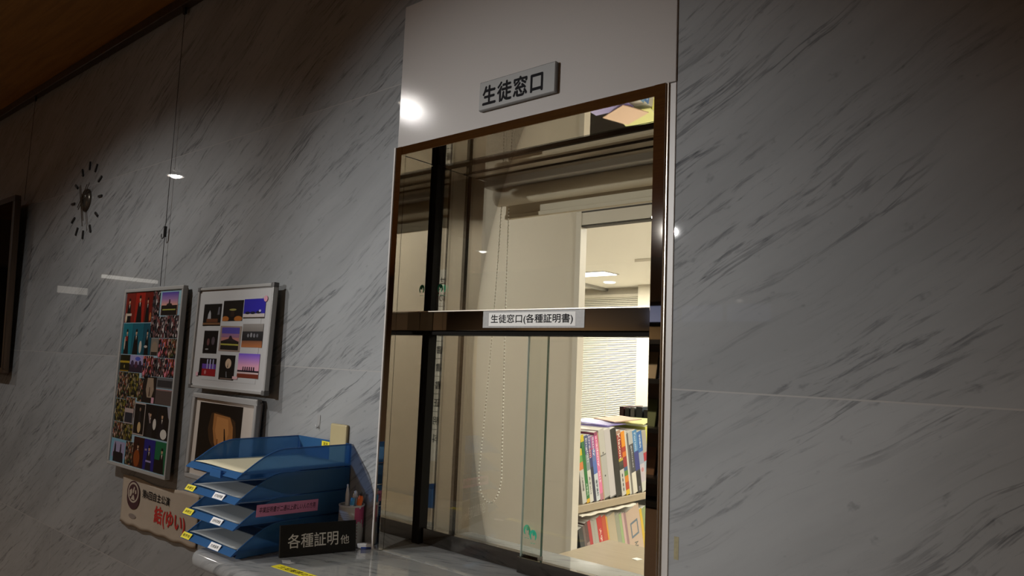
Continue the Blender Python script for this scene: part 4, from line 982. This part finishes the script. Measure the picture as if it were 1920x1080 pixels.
flat_sheet('paper_sheaf', -1.86, 1.375, 1.205, 0.20, 0.16, 0.3, mat('pale_pink_paper', (0.70, 0.66, 0.66), 0.6), 'pale paper sheaf lying on the near end of the upper books', (-0.08, 0.12))
flat_sheet('clear_folder', -1.88, 1.66, 1.203, 0.20, 0.18, 0.1, M_FOLDER, 'violet clear folder lying on the upper books', (0.0, 0.05))
flat_sheet('paper_sheaf', -1.86, 1.80, 1.214, 0.20, 0.14, -0.5, mat('peach_paper', (0.72, 0.52, 0.40), 0.6), 'peach paper lying on the upper books', (0.1, 0.0))
flat_sheet('paper_sheaf', -1.84, 1.88, 1.206, 0.18, 0.16, 0.2, mat('lime_paper', (0.66, 0.68, 0.30), 0.6), 'lime green paper lying on the far upper books', (0.1, 0.0))

# more shelving further in, with dark binders on it
t = thing('low_cabinet', 'low charcoal cabinet further into the office behind the bookshelf', 'cabinet', (-2.45, 3.0, 0))
MB().box(-0.35, 0.75, -0.16, 0.20, 0, 1.085).build('body', mat('charcoal_steel', (0.03, 0.032, 0.034), 0.5), t, bevel=0.003)
for x0, x1 in ((-0.34, 0.19), (0.21, 0.74)): MB().box(x0, x1, -0.172, -0.161, 0.03, 1.06).build('door', mat('dark_panel', (0.04, 0.042, 0.045), 0.6), t, bevel=0.002)
dk = [(-2.53, 0.030, 0.095, '3a1820', 'maroon binder among the dark binders on the low charcoal cabinet'), (-2.49, 0.030, 0.09, '2c2c2e', 'charcoal binder beside the maroon one on the low charcoal cabinet'),
      (-2.45, 0.028, 0.095, '6a6a6c', 'grey binder in the middle of the dark binders on the cabinet'), (-2.41, 0.045, 0.10, '20282e', 'slate black binder on the low charcoal cabinet'),
      (-2.355, 0.050, 0.085, '0f1214', 'thick black binder on the low charcoal cabinet'), (-2.295, 0.06, 0.11, '1c2226', 'tall black binder at the end of the low charcoal cabinet')]
for x, w, h, c, lb in dk:
    t = thing('binder', lb, 'binder', (x, 3.0, 1.0855), group='dark binders on the low cabinet')
    MB().box(0, w, -0.12, 0.12, 0, h+0.03).build('cover', C(c, 0.45), t, bevel=0.002)
flat_sheet('paper_sheaf', -2.05, 2.92, 1.0855, 0.16, 0.12, 0.3, mat('red_paper', (0.6, 0.05, 0.06), 0.6), 'red paper lying on the low charcoal cabinet')
flat_sheet('paper_sheaf', -2.02, 3.06, 1.0855, 0.18, 0.14, 0.2, M_PAPER, 'white paper lying on the low charcoal cabinet')
tag(MB().box(-0.09, 0.09, -0.06, 0.06, 0, 0.032).build('tray', mat('brown_tray', (0.30, 0.26, 0.22), 0.5), None, (-2.66, 3.0, 1.0855)), 'flat brown tray beside the dark binders on the cabinet', 'tray')
# office desk with a dark screen and papers, seen mirrored in the window head
t = thing('office_desk', 'grey office desk deeper in the office', 'desk', (-3.0, 5.0, 0))
MB().box(-0.9, 0.9, -0.4, 0.4, 0.70, 0.73).build('desk_top', mat('grey_steel', (0.35, 0.34, 0.32), 0.5), t)
for x in (-0.88, 0.84): MB().box(x, x+0.04, -0.38, 0.38, 0, 0.70).build('side_panel', mat('dark_panel', (0.04, 0.042, 0.045), 0.6), t)
MB().box(-0.84, 0.84, -0.36, -0.34, 0.1, 0.70).build('modesty_panel', MATS['dark_panel'], t)

# Venetian blind on the far wall
t = thing('window_blind', 'cream slatted blind covering the far office window', 'blind', (-5.36, 7.04, 2.41))
MB().box(-0.56, 0.56, -0.03, 0.03, -0.04, 0).build('headrail', M_WHITEWALL, t)
b = MB(); ns = 68
for k in range(ns):
    z = -0.05 - 1.60*k/ns
    b.prism([(-0.010, z-0.0110), (0.002, z+0.0065), (0.0026, z+0.0061), (-0.0094, z-0.0113)], 0, -0.555, 0.555)
b.build('slats', mat('cream_slats', (0.80, 0.77, 0.66), 0.5), t)
for x in (-0.45, 0.0, 0.45): MB().tube([(x, -0.010, -0.04), (x, -0.010, -1.66)], 0.002, 5).build('cord', M_WHITEWALL, t)
MB().box(-0.555, 0.555, -0.012, 0.012, -1.68, -1.655).build('bottom_rail', M_WHITEWALL, t)
wo = bpy.data.objects.new('window_4', None); COL.objects.link(wo); wo['kind'] = 'structure'
MB().box(-5.93, -4.79, 7.08, 7.099, 0.72, 2.40).build('pane', mat('night_pane', (0.10, 0.10, 0.09), 0.3), wo)

# office ceiling fittings
def panel_light(name, label, x, y, sx, sy_, power, strength, color=(1.0, 0.93, 0.80)):
    t = thing(name, label, 'ceiling light', (x, y, OCEIL))
    b = MB(); b.box(-sx/2-0.02, sx/2+0.02, -sy_/2-0.02, sy_/2+0.02, -0.008, -0.0005); b.build('frame', M_TRIM, t)
    MB().box(-sx/2, sx/2, -sy_/2, sy_/2, -0.013, -0.0085).build('diffuser', mat('panel_diffuser_%g' % strength, (1.0, 0.97, 0.90), 0.5, emit=strength), t)
    area('panel_glow', (0, 0, -0.016), (0, 0, 0), sx, sy_, power, color, t)
    return t
panel_light('ceiling_panel_light', 'lit rectangular panel in the far office ceiling', -4.78, 5.70, 0.62, 0.26, P_OFFICE, 9)
panel_light('ceiling_panel_light', 'added fill panel in the office ceiling beyond the bookshelf', -1.0, 3.4, 1.2, 0.3, P_OFFICE, 9)  # extra panel, kept out of sight, added to light the shelf front
panel_light('ceiling_panel_light', 'lit panel in the office ceiling on the right side', -0.4, 4.2, 1.2, 0.3, P_OFFICE, 9)
panel_light('ceiling_panel_light', 'added unseen fill panel in the ceiling over the service desk', 0.5, 0.55, 1.2, 0.25, P_SERVICE_FILL, 5)  # added out of view to light the tan wall from the right
panel_light('ceiling_panel_light', 'added unseen fill panel in the ceiling at the left end of the service room', -3.4, 0.55, 1.0, 0.25, P_SERVICE_FILL, 5)  # added out of view to even the tan wall from the left
t = thing('round_ceiling_light', 'small round lamp in the far office ceiling beside the lit panel', 'ceiling light', (-4.98, 6.47, OCEIL))
MB().lathe([(0.0005, -0.012), (0.06, -0.012), (0.075, -0.0005)], 28).build('lamp', mat('round_lamp', (1, 0.96, 0.9), 0.5, emit=3.0), t)
t = thing('ceiling_vent', 'square beige vent in the office ceiling', 'vent', (-3.45, 5.1, OCEIL))
MB().box(-0.25, 0.25, -0.16, 0.16, -0.03, -0.0005).build('body', M_OCEIL, t, bevel=0.004)
t = thing('ceiling_rail', 'grey rail across the far office ceiling in front of the blind', 'rail', (-5.41, 6.85, OCEIL), (0, 0, math.radians(98)))
MB().box(-0.48, 0.48, -0.035, 0.035, -0.035, -0.0005).build('rail', mat('grey_rail', (0.36, 0.35, 0.33), 0.5), t)
